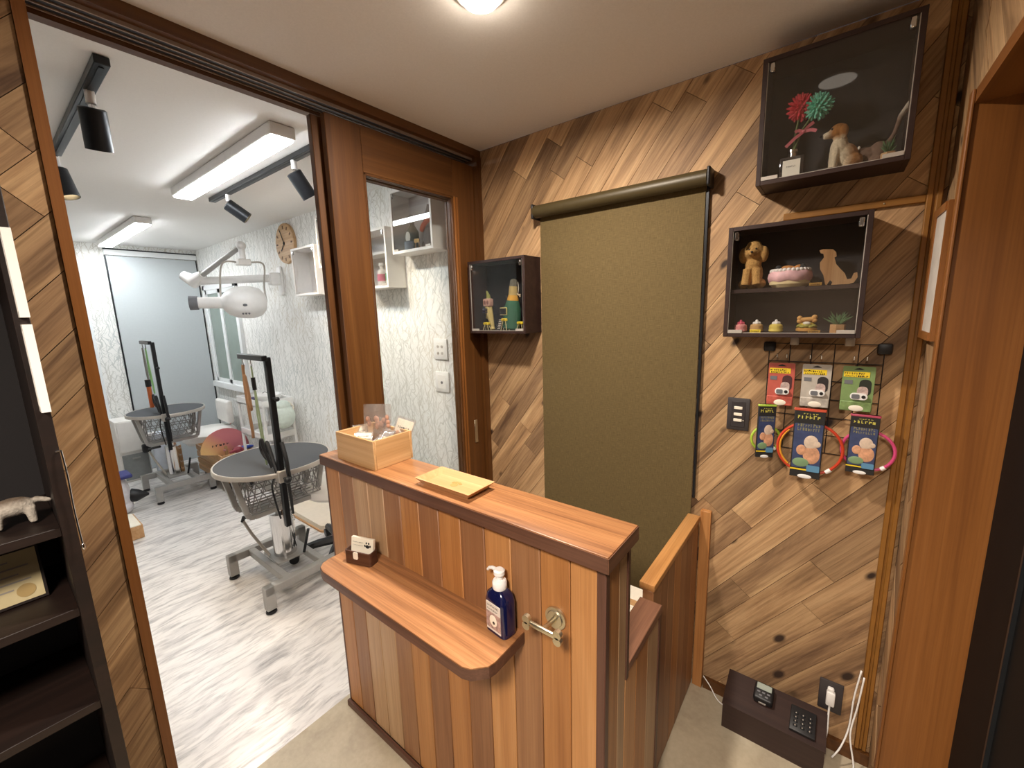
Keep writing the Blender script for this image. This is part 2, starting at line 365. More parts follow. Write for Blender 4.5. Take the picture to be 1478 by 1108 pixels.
# wide doorway in the left wall: header with three tracks, casings
hd = struct('trim_1', (-0.13, -1.456, 2.243), (0.004, 0.0, ZC), M_DOORH, 'dark red-brown header beam with three sliding tracks')
for i, x in enumerate((-0.036, -0.060, -0.084)):
    M().box((x-0.009, -1.434, 2.236), (x+0.009, 0.0, 2.2432)).build('track', M_BLACK, hd, smooth=0)
for x in (-0.024, -0.048, -0.072, -0.096):
    M().box((x-0.0025, -1.434, 2.233), (x+0.0025, 0.0, 2.2432)).build('track_rib', plain('brown_grey_rib_%d' % int(-x*1000), '#8f7d70', 0.5), hd, smooth=0)
M().box((-0.13, -1.434, 2.222), (-0.100, 0.0, 2.2432)).build('stop_rail', M_DOORH, hd, smooth=0)
struct('trim_2', (-0.13, -1.456, 0), (0.006, -1.434, 2.243), M_JAMB, 'thin red-brown casing at the left side of the doorway')
struct('trim_3', (-0.13, -0.030, 0), (0.006, 0.03, 2.243), M_DOOR, 'dark red-brown corner post between doors and plank wall')
# opening at the right: jamb, header, dark entrance door
struct('trim_4', (1.606, -0.225, 0), (1.738, -0.206, 1.930), M_JAMB, 'broad orange-brown door jamb at the right edge')
struct('trim_6', (1.600, -0.230, 0), (1.6065, -0.200, 1.958), M_JAMB, 'thin bead along the left edge of the right door jamb', 0.002)
struct('trim_5', (1.606, -2.2, 1.930), (1.738, -0.206, 1.958), M_JAMBH, 'orange-brown door header at the upper right')
dd = struct('door_4', (1.735, -2.2, 0), (1.775, -0.225, 1.935), plain('black_door_skin', '#0a0a0c', 0.6, 0, 0.2), 'black entrance door beyond the right jamb')
for y in (-0.45, -0.75, -1.05): M().box((1.728, y-0.004, 0.0), (1.7355, y+0.004, 1.93)).build('ridge', M_BLACKM, dd, smooth=0)
M().box((1.72, -0.60, 0.0), (1.735, -0.56, 0.35)).build('door_foot_rail', M_GREYP, dd, smooth=0)

# sliding doors with glazing
def sliding(name, x0, x1, y0, y1, label, gy0, gy1):
    T = tag(thing(name, label, None, (0, 0, 0)), kind='structure')
    zt, zb, g0, g1 = 2.205, 0.005, 0.30, 2.045
    M().box((x0, y0, zb), (x1, gy0, zt), 0.002).build('stile', M_DOOR, T)
    M().box((x0, gy1, zb), (x1, y1, zt), 0.002).build('stile', M_DOOR, T)
    M().box((x0, gy0, g1), (x1, gy1, zt)).build('top_rail', M_DOORH, T)
    M().box((x0, gy0, zb), (x1, gy1, g0)).build('bottom_rail', M_DOORH, T)
    xm = (x0+x1)/2
    M().box((xm-0.002, gy0, g0), (xm+0.002, gy1, g1)).build('pane', M_GLASS, T, smooth=0)
    b = M()
    for s, xx in ((1, x1), (-1, x0)):
        a, c = sorted((xx, xx-s*0.012))
        b.box((a, gy0, g0), (c, gy0+0.010, g1), 0.002).box((a, gy1-0.010, g0), (c, gy1, g1), 0.002).box((a, gy0, g1-0.010), (c, gy1, g1), 0.002)
    b.build('glazing_bead', M_DOOR, T)
    M().box((x1, y1-0.068, 0.86), (x1+0.003, y1-0.048, 0.98), 0.001).box((x1, y1-0.066, 0.862), (x1+0.0045, y1-0.050, 0.872)).build('recessed_pull', M_NICKEL if name == 'door_1' else M_BLACK, T)
    for yy in (gy1-0.002, gy1+0.014): M().box((x1-0.004, yy, g0), (x1+0.007, yy+0.009, g1), 0.003, 2).build('moulding', M_JAMB, T)
    return T
sliding('door_1', -0.045, -0.018, -0.768, -0.032, 'front red-brown sliding door with tall glass pane', -0.632, -0.172)
sliding('door_2', -0.090, -0.063, -0.792, -0.032, 'rear red-brown sliding door showing as a strip behind the front one', -0.640, -0.150)

# grooming room: grey door, white door frame, window
d3 = tag(thing('door_3', 'tall pale grey flush door at the far end of the grooming room', None), kind='structure')
M().box((XG, -0.700, 0.005), (XG+0.02, 0.012, 2.165)).build('leaf', M_GREYDOOR, d3)
M().box((XG, -0.712, 0.0), (XG+0.012, -0.701, 2.17)).box((XG, 0.013, 0.0), (XG+0.012, 0.024, 2.17)).build('shadow_gap', M_BLACKM, d3, smooth=0)
M().box((XG, -0.712, 2.172), (XG+0.03, 0.028, 2.222), 0.002).build('header', M_WFRAME, d3)
M().box((XG, -0.712, 2.224), (XG+0.018, 0.028, 2.236)).build('track_slot', M_BLACKM, d3, smooth=0)
d5 = tag(thing('door_5', 'white door frame left of the pale grey door', None), kind='structure')
M().box((XG, -0.93, 0), (XG+0.03, -0.885, 1.86), 0.002).box((XG, -1.75, 1.86), (XG+0.03, -0.885, 1.905), 0.002).build('frame', M_WFRAME, d5)
M().box((XG, -1.75, 0.01), (XG+0.012, -0.935, 1.858)).build('leaf', M_WHITEB, d5)
wi = tag(thing('window_1', 'white sliding window with frosted panes on the tree wallpaper', None), kind='structure')
wx0, wx1, wz0, wz1 = -4.06, -3.17, 0.86, 1.86
M().box((wx0, YG-0.03, wz0-0.04), (wx0+0.05, YG, wz1+0.03), 0.002).box((wx1-0.05, YG-0.03, wz0-0.04), (wx1, YG, wz1+0.03), 0.002).box((wx0, YG-0.03, wz1-0.02), (wx1, YG, wz1+0.03), 0.002).build('window_frame', M_WFRAME, wi)
M().box((wx0-0.02, YG-0.055, wz0-0.06), (wx1+0.02, YG, wz0), 0.003).build('window_sill', M_WFRAME, wi)
xm = (wx0+wx1)/2
for a, b in ((wx0+0.05, xm), (xm, wx1-0.05)):
    s = M().box((a, YG-0.022, wz0), (a+0.035, YG-0.004, wz1-0.02)).box((b-0.035, YG-0.022, wz0), (b, YG-0.004, wz1-0.02)).box((a, YG-0.022, wz0), (b, YG-0.004, wz0+0.04)).box((a, YG-0.022, wz1-0.06), (b, YG-0.004, wz1-0.02)).build('sash', M_WFRAME, wi)
    M().box((a+0.03, YG-0.012, wz0+0.035), (b-0.03, YG-0.008, wz1-0.055)).build('pane', M_FROST, s, smooth=0)
# skirting on the plank wall
struct('baseboard_back', (1.10, -0.016, 0), (1.612, -0.001, 0.045), M_DOORH, 'low dark wooden skirting at the foot of the plank wall')
cm = thing('cable_moulding', 'mustard-brown wooden moulding running up the plank wall corner', 'moulding', (1.588, -0.001, 0))
M().box((-0.016, -0.012, 0.05), (-0.003, 0, ZC-0.002), 0.002).box((0.003, -0.012, 0.05), (0.015, 0, ZC-0.002), 0.002).box((-0.004, -0.007, 0.05), (0.004, 0, ZC-0.002)).build('upright_strip', M_MUST, cm)
M().box((-0.335, -0.010, 1.775), (-0.016, 0, 1.795), 0.002).build('cross_strip', M_MUST, cm)
M().ell((-0.10, -0.011, 1.785), 0.0025).build('nail', M_NICKEL, cm)

# ------------------------------------------------------------------ lamps
def downlight(name, x, y, label, power, group=None, f=1.0):
    T = thing(name, label, 'ceiling light', (x, y, ZC-0.012), 0, group)
    M().lathe([(0.052*f, 0.0), (0.060*f, 0.004), (0.060*f, 0.011), (0.050*f, 0.0115)], 32).build('trim_ring', M_WHITE, T)
    M().lathe([(0.004*f, -0.022), (0.028*f, -0.019), (0.042*f, -0.011), (0.048*f, -0.002), (0.048*f, 0.004)], 32).build('bulb', emit('warm_bulb_'+name, (1, 0.88, 0.72), 45/f**2), T)
    ld = bpy.data.lights.new(name+'_light', 'AREA'); ld.shape = 'DISK'; ld.size = 0.10*f; ld.energy = power; ld.color = WARM; ld.spread = math.radians(176 if f == 1 else 150)
    lo = bpy.data.objects.new('lamp_glow', ld); COL.objects.link(lo); lo.location = (0, 0, -0.026); lo.parent = T
    return T
downlight('downlight', 0.675, -0.745, 'glowing warm bulb in the ceiling above the counter', BULB)
downlight('ceiling_lamp', 1.40, -2.25, 'broad round warm ceiling lamp behind the viewpoint', BULB*2.4, None, 4.0)
k = thing('downlight', 'dim round ceiling lamp whose reflection shows in the topmost case', 'ceiling light', (1.345, -0.60, ZC-0.001))
M().lathe([(0.062, -0.004), (0.070, -0.002), (0.070, 0.0), (0.060, 0.0005)], 28).build('trim_ring', M_WHITE, k); M().lathe([(0.002, -0.006), (0.050, -0.005), (0.061, -0.002), (0.061, 0.0)], 28).build('diffuser', emit('dim_diffuser', (1, 0.86, 0.70), 0.8), k)

def strip_light(x0, x1, yc, label):
    T = thing('strip_light', label, 'ceiling light', ((x0+x1)/2, yc, ZC-0.001), 0, 'white strip lights on the grooming ceiling'); L = (x1-x0)/2
    M().box((-L, -0.050, -0.046), (L, 0.050, 0), 0.004).build('housing', M_WHITE, T)
    M().box((-L+0.010, -0.044, -0.054), (L-0.010, 0.044, -0.0455), 0.004, 2).build('diffuser', M_LED, T)
    return T
M_LED = emit('cool_led', COOL, LED)
strip_light(-1.66, -0.38, -0.735, 'long lit strip light nearest the doorway')
strip_light(-4.02, -2.62, -0.72, 'lit strip light farther off, near the grey door')

def track_spot(T, x, aim, lit=26.0):
    """one spot on a rail; local coordinates, rail along x at z=0"""
    aim = Vector(aim).normalized(); p = Vector((x, 0, -0.085))
    s = M().cyl((x, 0, -0.02), (x, 0, -0.062), 0.013).build('adapter', M_WHITE, T)
    M().cyl((x, 0, -0.060), p, 0.008).ell(p, 0.012).build('swivel', M_CHROME, T)
    c = p+aim*0.012
    mh = aim.to_track_quat('Z', 'Y').to_matrix().to_4x4(); mh.translation = c
    h = M().lathe([(0.030, -0.024), (0.035, -0.020), (0.035, 0.098), (0.032, 0.098), (0.031, 0.070), (0.001, 0.068)], 28, mh).build('spot_head', M_BLACKM, T)
    q = c+aim*0.0725
    M().cyl(q-aim*0.002, q, 0.029, 0.029, 24).build('lens', M_SPOTLIT, h)
    sp = bpy.data.lights.new('spot_light', 'SPOT'); sp.energy = lit; sp.color = (1, 0.80, 0.58); sp.spot_size = math.radians(75); sp.spot_blend = 0.8; sp.shadow_soft_size = 0.035
    so = bpy.data.objects.new('lamp_glow', sp); COL.objects.link(so); so.parent = T; so.location = q+aim*0.004; so.rotation_euler = aim.to_track_quat('-Z', 'Y').to_euler()
M_SPOTLIT = emit('warm_spot_lens', (1, 0.72, 0.38), 22)
r1 = thing('track_light', 'black ceiling rail with spots at the left of the doorway', 'track light', (-0.83, -1.262, ZC-0.001))
M().box((-0.52, -0.018, -0.024), (0.52, 0.018, 0), 0.002).box((-0.52, -0.006, -0.0265), (0.50, 0.006, -0.02)).build('rail', M_BLACKM, r1)
track_spot(r1, 0.30, (-0.34, 0.06, -1)); track_spot(r1, -0.545, (0.18, 0.20, -1))
r2 = thing('track_light', 'black ceiling rail with two spots near the tree wallpaper', 'track light', (-0.95, -0.556, ZC-0.001))
M().box((-0.80, -0.018, -0.024), (0.72, 0.018, 0), 0.002).box((-0.78, -0.006, -0.0265), (0.70, 0.006, -0.02)).build('rail', M_BLACKM, r2)
track_spot(r2, -0.545, (0.30, 0.75, -0.62)); track_spot(r2, 0.275, (0.05, 0.55, -0.85))

# ------------------------------------------------------------------ reception counter
ct = thing('reception_counter', 'narrow reception counter clad in upright cedar boards with walnut top', 'counter', (0.0, -0.85, 0))
def L(p): return (p[0], p[1]+0.85, p[2])
def cbox(lo, hi, bev=0.0, seg=1): return M().box(L(lo), L(hi), bev, seg)
YF, HT = -0.906, 1.048
cbox((0.006, -0.893, 0.0), (1.072, -0.788, 1.010)).build('core', M_DARKBACK, ct, smooth=0)
cbox((0.012, -0.927, 1.012), (1.100, -0.772, HT), 0.003, 2).build('worktop', M_WALTOP, ct)
cbox((0.0125, -0.9285, 1.0125), (1.0995, -0.9265, HT-0.003)).build('worktop_edge', M_WALX, ct, smooth=0)
cbox((1.0985, -0.9275, 1.0125), (1.1015, -0.7725, HT-0.003)).build('worktop_end', M_WALY, ct, smooth=0)
tones = [1, 2, 4, 4, 2, 1, 3, 1, 3, 0, 2, 1, 0]
xs = [0.006+i*0.0836 for i in range(13)]+[1.068]; xs[12] = 1.003
for i in range(13):
    pm = M().box((-(xs[i+1]-xs[i])/2+0.0008, -0.007, 0.026), ((xs[i+1]-xs[i])/2-0.0008, 0.007, 1.011), 0.0022)
    pm.build('plank', CEDAR[tones[i]], ct, ((xs[i]+xs[i+1])/2, YF+0.007+0.85, 0))
cbox((1.066, -0.9075, 0.0), (1.087, -0.888, 1.011), 0.002).build('corner_post', M_WALZ, ct)
cbox((0.0, -0.9065, 0.0), (0.0065, -0.786, 1.011)).build('end_strip', M_WALZ, ct)
cbox((-0.004, -0.918, 0.0), (1.09, -0.906, 0.026), 0.002).build('skirting', M_WALX, ct)
for i, x in enumerate([0.09*j for j in range(12)]):
    cbox((max(x, 0.007), -0.788, 0.0), (min(x+0.0885, 1.066), -0.778, 1.011)).build('plank', CEDAR[i % 5], ct, smooth=0)
# side: short end board, low return with a walnut sill
cbox((1.071, -0.887, 0.0), (1.084, -0.834, 1.011), 0.0015).build('plank', CEDAR[1], ct)
cbox((1.071, -0.8335, 0.0), (1.084, -0.792, 1.011), 0.0015).build('plank', CEDAR[4], ct)
cbox((1.028, -0.791, 0.655), (1.087, -0.777, 1.011), 0.0015).build('notch_post', M_WALZ, ct)
for a, b, c in ((-0.791, -0.72, 0), (-0.7195, -0.64, 1), (-0.6395, -0.556, 4)):
    cbox((1.032, a, 0.0), (1.084, b, 0.668), 0.0015).build('plank', CEDAR[c], ct)
cbox((1.022, -0.777, 0.668), (1.087, -0.534, 0.693), 0.002).build('sill', M_WALY, ct)
cbox((1.032, -0.5555, 0.0), (1.086, -0.536, 0.668), 0.0015).build('return_post', M_WALZ, ct)
# customer shelf on the front
pts = [(0.19, YF), (0.19, -1.02), (0.197, -1.045), (0.212, -1.060), (0.237, -1.067), (0.825, -1.067), (0.845, -1.060), (0.872, -1.032), (0.876, -1.015), (0.876, YF)]
sh = M().prism([(x, y+0.85) for x, y in pts], 0.732, 0.762).build('shelf', M_WALTOP, ct, smooth=30)
ed = [(0.1885, -0.907), (0.1885, -1.02), (0.196, -1.0455), (0.211, -1.0612), (0.237, -1.0685), (0.825, -1.0685), (0.846, -1.0612), (0.8735, -1.0325), (0.8775, -1.015), (0.8775, -0.907)]
b = bmesh.new(); A = [b.verts.new((x, y+0.85, 0.7322)) for x, y in ed]; B = [b.verts.new((x, y+0.85, 0.7605)) for x, y in ed]
for i in range(len(ed)-1): b.faces.new((A[i], A[i+1], B[i+1], B[i]))
q = M(); q.bm.free(); q.bm = b; q.build('shelf_edge', M_WALX, sh, smooth=30)
# little gate behind the counter
gt = thing('swing_gate', 'low cedar gate between counter and plank wall', 'gate', (1.04, -0.26, 0))
gx = [-0.268, -0.20, -0.13, -0.06, 0.01, 0.08, 0.15, 0.21, 0.234]
for i in range(8): M().box((-0.014, gx[i]+0.0006, 0.012), (0.018, gx[i+1]-0.0006, 0.716), 0.0012).build('plank', CEDAR[(2, 3, 2, 1, 2, 3, 2, 2)[i]], gt)
M().box((-0.024, -0.270, 0.716), (0.022, 0.236, 0.738), 0.004, 2).build('top_rail', M_RAIL, gt)
hp = thing('gate_post', 'upright cedar board on the plank wall at the gate', 'post', (1.075, -0.014, 0))
M().box((-0.015, -0.010, 0), (0.022, 0.012, 0.76), 0.002).build('board', CEDAR[1], hp)
M().box((-0.0255, -0.006, 0.55), (-0.015, 0.006, 0.60)).build('hinge', M_BLACKM, hp)

# ------------------------------------------------------------------ roller shade
rs = thing('roller_shade', 'olive roller shade hanging on the plank wall', 'roller shade', (0.69, 0.0, 1.94))
M().cyl((-0.349, -0.042, 0), (0.345, -0.042, 0), 0.026, 0.026, 28).build('roller_tube', plain('olive_bronze_tube', '#463b22', 0.45, 0.1), rs)
for x in (-0.356, 0.345): M().box((x, -0.066, -0.03), (x+0.011, -0.001, 0.03), 0.008, 3).build('end_bracket', M_BLACK, rs)
M().box((-0.338, -0.0185, -1.72), (0.334, -0.017, 0.0)).build('cloth', M_SHADE, rs, smooth=0)
M().cyl((-0.338, -0.0175, -1.72), (0.318, -0.0175, -1.72), 0.008).build('hem_bar', M_SHADE, rs)
M().box((0.336, -0.016, -1.14), (0.344, -0.001, -0.02)).build('edge_shadow_strip', M_BLACKM, rs, smooth=0)  # black strip standing in for the shadow gap at the cloth's right edge

# ------------------------------------------------------------------ display cases
def case(label, x0, x1, z0, z1, dep, yw=0.0, mat=None, back=None, name='display_case', group='wall display cases', t=0.012, shelf=None, shell=None):
    T = thing(name, label, 'display case', ((x0+x1)/2, yw-0.001, z0), 0, group); w = (x1-x0)/2; h = z1-z0; mat = mat or M_DARKBOX
    M().box((-w, -0.004, 0), (w, 0, h)).build('back_panel', back or M_DARKBACK, T, smooth=0)
    M().box((-w, -dep, 0), (-w+t, -0.004, h), 0.0008).build('side', mat, T); M().box((w-t, -dep, 0), (w, -0.004, h), 0.0008).build('side', mat, T)
    M().box((-w+t, -dep, h-t), (w-t, -0.004, h), 0.0008).build('top', mat, T); M().box((-w+t, -dep, 0), (w-t, -0.004, t), 0.0008).build('bottom', mat, T)
    if shelf: M().box((-w+t, -dep+0.015, shelf-t/2), (w-t, -0.004, shelf+t/2), 0.0008).build('shelf', mat, T)
    g = M().box((-w+t, -dep+0.003, t), (w-t, -dep+0.006, h-t)).build('glass_door', M_GLASSD, T, smooth=0)
    for lo, hi in (((w-t-0.0016, -dep+0.0022, t), (w-t, -dep+0.0064, h-t)), ((-w+t, -dep+0.0022, t), (-w+t+0.0014, -dep+0.0064, h-t)), ((-w+t, -dep+0.0022, t), (w-t, -dep+0.0064, t+0.0016))): M().box(lo, hi).build('glass_edge_glint', M_ALU, g, smooth=0)  # silvery strips imitate the bright reflections along the glass edges
    for sx in (-1, 1):
        M().box((sx*(w-t-0.012)-0.006, -dep-0.003, h-t-0.028), (sx*(w-t-0.012)+0.006, -dep+0.008, h-t-0.004), 0.002).build('hinge', M_CHROME, g)
        M().box((sx*(w-t-0.022)-0.020, -dep-0.002, t), (sx*(w-t-0.022)+0.020, -dep+0.0075, t+0.010)).build('catch', M_ALU, g)
    return T
C1 = case('small black-brown glass-front case beside the sliding door', 0.008, 0.338, 1.424, 1.757, 0.126)
C2 = case('black-brown glass case with a middle shelf of dog figurines', 1.122, 1.466, 1.421, 1.757, 0.12, shelf=0.142)
C3 = case('topmost black-brown glass case high in the plank corner', 1.188, 1.522, 1.863, 2.198, 0.13)
def into(x, y, yy): return ony(x, y, yy)

# ---- case contents (each a thing of its own, standing in its case)
def fur(name, base, patches, scale=200, rough=0.85, amt=0.5):
    """coat with patches chosen by place on the body: (axis, from, to, colour)"""
    k = NT(name); co = k.coord(); sx = k.n('ShaderNodeSeparateXYZ'); k.l(co, sx.inputs[0]); c = lin(base)
    nz = k.math('MULTIPLY', k.math('SUBTRACT', k.noise(co, 60, 3), 0.5), 0.012)
    for ax, a, b, cc in patches:
        u = k.math('ADD', sx.outputs[ax], nz); s = 1 if b > a else -1
        f = k.math('MULTIPLY', k.math('SUBTRACT', u, a), 1/(b-a), True); c = k.mix(f, c, lin(cc))
    g = k.noise(co, scale, 4); c2 = k.mix(amt, c, k.mix(1.0, c, k.ramp(g, (0.3, (0.5, 0.48, 0.45, 1)), (0.7, (1.15, 1.15, 1.15, 1))), 'MULTIPLY'))
    k.base(c2, rough, 0, 0.2); k.bump(g, 0.6, 0.003); return k.m
def glyphs(q, x0, x1, z, h, y, n, rnd=random.Random(3), th=0.0006):
    """tiny illegible printed strokes in a row, facing -y"""
    w = (x1-x0)/n
    for i in range(n):
        a = x0+i*w; ww = w*rnd.uniform(0.5, 0.8); hh = h*rnd.uniform(0.7, 1.0)
        q.box((a, y-th, z), (a+ww*0.35, y, z+hh)); q.box((a, y-th, z+hh*rnd.choice((0.0, 0.5, 0.75))), (a+ww, y, z+hh*0.25+hh*rnd.choice((0.0, 0.5, 0.7))))
    return q

# case 3: flowers in a scent bottle, beagle, cat-like pup, succulent
zb = 1.863+0.0125; yb = -0.075
p = into(1140, 245, -0.085); T = thing('scent_bottle', 'square glass bottle with white label holding pompom flowers', 'bottle', (p.x+0.004, -0.085, zb))
M().box((-0.030, -0.014, 0.0), (0.030, 0.014, 0.060), 0.004, 2).build('glass_body', plain('dark_bottle_glass', '#2c2623', 0.08, 0, 0.8), T)
M().lathe([(0.010, 0.060), (0.010, 0.070), (0.013, 0.071), (0.013, 0.078), (0.006, 0.0785)], 18).build('neck', M_CHROME, T)
lb = M().box((-0.021, -0.0152, 0.008), (0.021, -0.0138, 0.050)).build('label', M_PAPER, T)
glyphs(M(), -0.012, 0.012, 0.030, 0.005, -0.0152, 6).build('lettering', M_GREYINK, lb, smooth=0)
def pompom(name, label, x, y, z, r, col, n, base):
    T = thing(name, label, 'flower', base, 0, 'pompom flowers in the top case'); q = M(); rnd = random.Random(n)
    d = Vector((x, y, z))-Vector(base)
    for i in range(n):
        ph = math.acos(1-2*(i+0.5)/n); th = i*2.39996
        v = Vector((math.sin(ph)*math.cos(th), math.sin(ph)*math.sin(th), math.cos(ph)))
        q.tube([d+v*r*0.2, d+v*r*0.7, d+v*r*rnd.uniform(0.95, 1.12)], [r*0.10, r*0.13, r*0.05], 5)
    q.ell(d, r*0.6); q.build('petals', plain(name+'_wool_'+col[1:], col, 0.9, var=0.25, scale=120), T)
    M().tube([(0, 0, 0), (d.x*0.3, 0.0, d.z*0.5), tuple(d*0.95)], 0.0025, 6).build('stem', plain('stem_green_'+col[1:], '#5d6a3a', 0.7), T)
f0 = (p.x+0.004, -0.085, zb+0.070)
a = into(1157, 155, -0.08); pompom('pompom_flower', 'red wool pompom flower in the square bottle', a.x, a.y, a.z, 0.034, '#d2404a', 90, f0)
a = into(1182, 153, -0.09); pompom('pompom_flower', 'mint green wool pompom flower in the square bottle', a.x, a.y, a.z, 0.033, '#7cc9ae', 90, f0)
a = into(1160, 190, -0.092); T = thing('ribbon_bow', 'dusty pink ribbon tied round the flower stems', 'ribbon', (a.x, -0.092, a.z))
rb = plain('pink_ribbon', '#c4646c', 0.6)
q = M()
for pts in ([(0, 0, 0), (-0.018, -0.003, -0.012), (-0.040, -0.004, -0.032)], [(0, 0, 0), (0.018, -0.003, 0.0), (0.030, -0.004, -0.006)], [(0, 0, 0), (-0.014, -0.003, 0.006), (-0.020, -0.004, 0.002)], [(0, 0, 0), (0.010, 0.002, 0.012), (0.022, 0.003, 0.020)]):
    for u, v in zip(pts, pts[1:]): q.bar(u, v, 0.0012, 0.008, 0, (0, -0.2, 1))
q.build('tails', rb, T); M().ell((0, -0.002, 0), (0.005, 0.004, 0.005)).build('knot', rb, T)

def puppy(name, label, loc, rz, s, coat, head_up=0.0, ears='flop', cat='figurine', group='dog figurines in the wall cases'):
    """sitting puppy looking along -x when rz=0"""
    T = thing(name, label, cat, loc, rz, group)
    S_ = lambda *v: tuple(x*s for x in v)
    body = [('e', S_(0.012, 0, 0.042), S_(0.030, 0.027, 0.036), -0.35), ('e', S_(-0.006, 0, 0.062), S_(0.024, 0.024, 0.034), -0.15), ('e', S_(0.026, 0.018, 0.022), S_(0.024, 0.013, 0.021)), ('e', S_(0.026, -0.018, 0.022), S_(0.024, 0.013, 0.021)),
            ('t', [S_(-0.016, 0.013, 0.06), S_(-0.019, 0.014, 0.03), S_(-0.020, 0.014, 0.008)], [0.012*s, 0.009*s, 0.008*s]), ('t', [S_(-0.016, -0.013, 0.06), S_(-0.019, -0.014, 0.03), S_(-0.020, -0.014, 0.008)], [0.012*s, 0.009*s, 0.008*s]),
            ('e', S_(-0.025, 0.014, 0.006), S_(0.013, 0.009, 0.0065)), ('e', S_(-0.025, -0.014, 0.006), S_(0.013, 0.009, 0.0065)), ('e', S_(0.010, 0.020, 0.006), S_(0.018, 0.009, 0.0065)), ('e', S_(0.010, -0.020, 0.006), S_(0.018, 0.009, 0.0065)),
            ('t', [S_(-0.004, 0, 0.080), S_(-0.010, 0, 0.100)], [0.019*s, 0.016*s]), ('e', S_(-0.012, 0, 0.114), S_(0.023, 0.021, 0.021)), ('t', [S_(-0.022, 0, 0.110), S_(-0.038, 0, 0.106+head_up), S_(-0.049, 0, 0.104+head_up)], [0.014*s, 0.0105*s, 0.008*s])]
    blob('body', body, coat, T, 0.0022*s)
    for sg in (1, -1): M().ell(S_(-0.004, sg*0.021, 0.106), S_(0.011, 0.005, 0.019)).build('ear', coat, T)
    q = M().ell(S_(-0.056, 0, 0.107+head_up), S_(0.004, 0.0045, 0.0035))
    for sg in (1, -1): q.ell(S_(-0.031, sg*0.011, 0.119), S_(0.003, 0.003, 0.0032))
    q.build('nose_and_eyes', M_BLACK, T); return T
beagle = fur('beagle_coat', '#d8c6a8', [(2, 0.078, 0.092, '#a06a34'), (0, 0.000, 0.022, '#a8713c'), (0, -0.026, -0.040, '#d9c9ae')])
a = into(1208, 235, -0.075); puppy('dog_figurine', 'sitting beagle puppy figurine with tan head and white chest', (a.x+0.008, -0.075, zb), 0.25, 0.92, beagle)
a = into(1262, 222, -0.05); T = thing('dog_figurine', 'dim brown crouching pet figurine with white-tipped raised tail', 'figurine', (a.x-0.022, -0.062, zb+0.002), 0, 'dog figurines in the wall cases'); T.scale = (1.0, 1.0, 1.3)
blob('body', [('e', (0.0, 0, 0.024), (0.042, 0.017, 0.015)), ('e', (-0.045, 0, 0.026), (0.018, 0.015, 0.014)), ('t', [(-0.06, 0, 0.024), (-0.078, 0, 0.026)], [0.010, 0.006]), ('e', (0.03, 0, 0.026), (0.022, 0.019, 0.020)),
              ('t', [(-0.03, 0.012, 0.02), (-0.05, 0.014, 0.006)], [0.009, 0.006]), ('t', [(-0.03, -0.012, 0.02), (-0.05, -0.014, 0.006)], [0.009, 0.006]), ('e', (0.03, -0.015, 0.008), (0.022, 0.008, 0.008)), ('e', (0.03, 0.015, 0.008), (0.022, 0.008, 0.008)),
              ('t', [(0.045, 0, 0.035), (0.058, 0, 0.055), (0.066, 0, 0.085), (0.082, 0, 0.108), (0.092, 0, 0.113)], [0.007, 0.005, 0.006, 0.0055, 0.003])],
     fur('dim_brown_coat', '#806656', [(2, 0.075, 0.095, '#cfc2ae')]), T, 0.0024)
M().ell((-0.012, -0.019, 0.122-0.085), (0.003, 0.002, 0.003)).build('marking', M_PAPER, T)

def planter(label, loc, s, seed):
    T = thing('succulent_pot', label, 'plant', loc, 0, 'tiny succulents in wooden pots'); rnd = random.Random(seed)
    M().prism([(0.016*s*math.cos(PI/3*i+0.3), 0.016*s*math.sin(PI/3*i+0.3)) for i in range(6)], 0, 0.020*s).build('pot', M_TRAY, T, smooth=0)
    q = M()
    for i in range(26):
        th = rnd.uniform(0, 2*PI); el = rnd.uniform(0.35, 1.45); ln = rnd.uniform(0.02, 0.036)*s
        d = Vector((math.cos(th)*math.cos(el), math.sin(th)*math.cos(el), math.sin(el)))
        q.tube([(0, 0, 0.018*s), tuple(Vector((0, 0, 0.02*s))+d*ln*0.6), tuple(Vector((0, 0, 0.022*s))+d*ln)], [0.0018*s, 0.0022*s, 0.0004], 5)
    q.build('leaves', plain('succulent_green', '#4f7048', 0.6, var=0.3, scale=90), T)
a = into(1282, 222, -0.09); planter('tiny succulent in a pale wooden pot in the top case', (a.x, -0.095, zb), 1.0, 3)
a = into(1191, 240, -0.11); T = thing('acrylic_sign', 'small clear acrylic plate lying beside the beagle', 'sign', (a.x, -0.105, zb)); M().box((-0.018, -0.004, 0), (0.018, 0.004, 0.008), 0.001).build('plate', M_BAG, T)

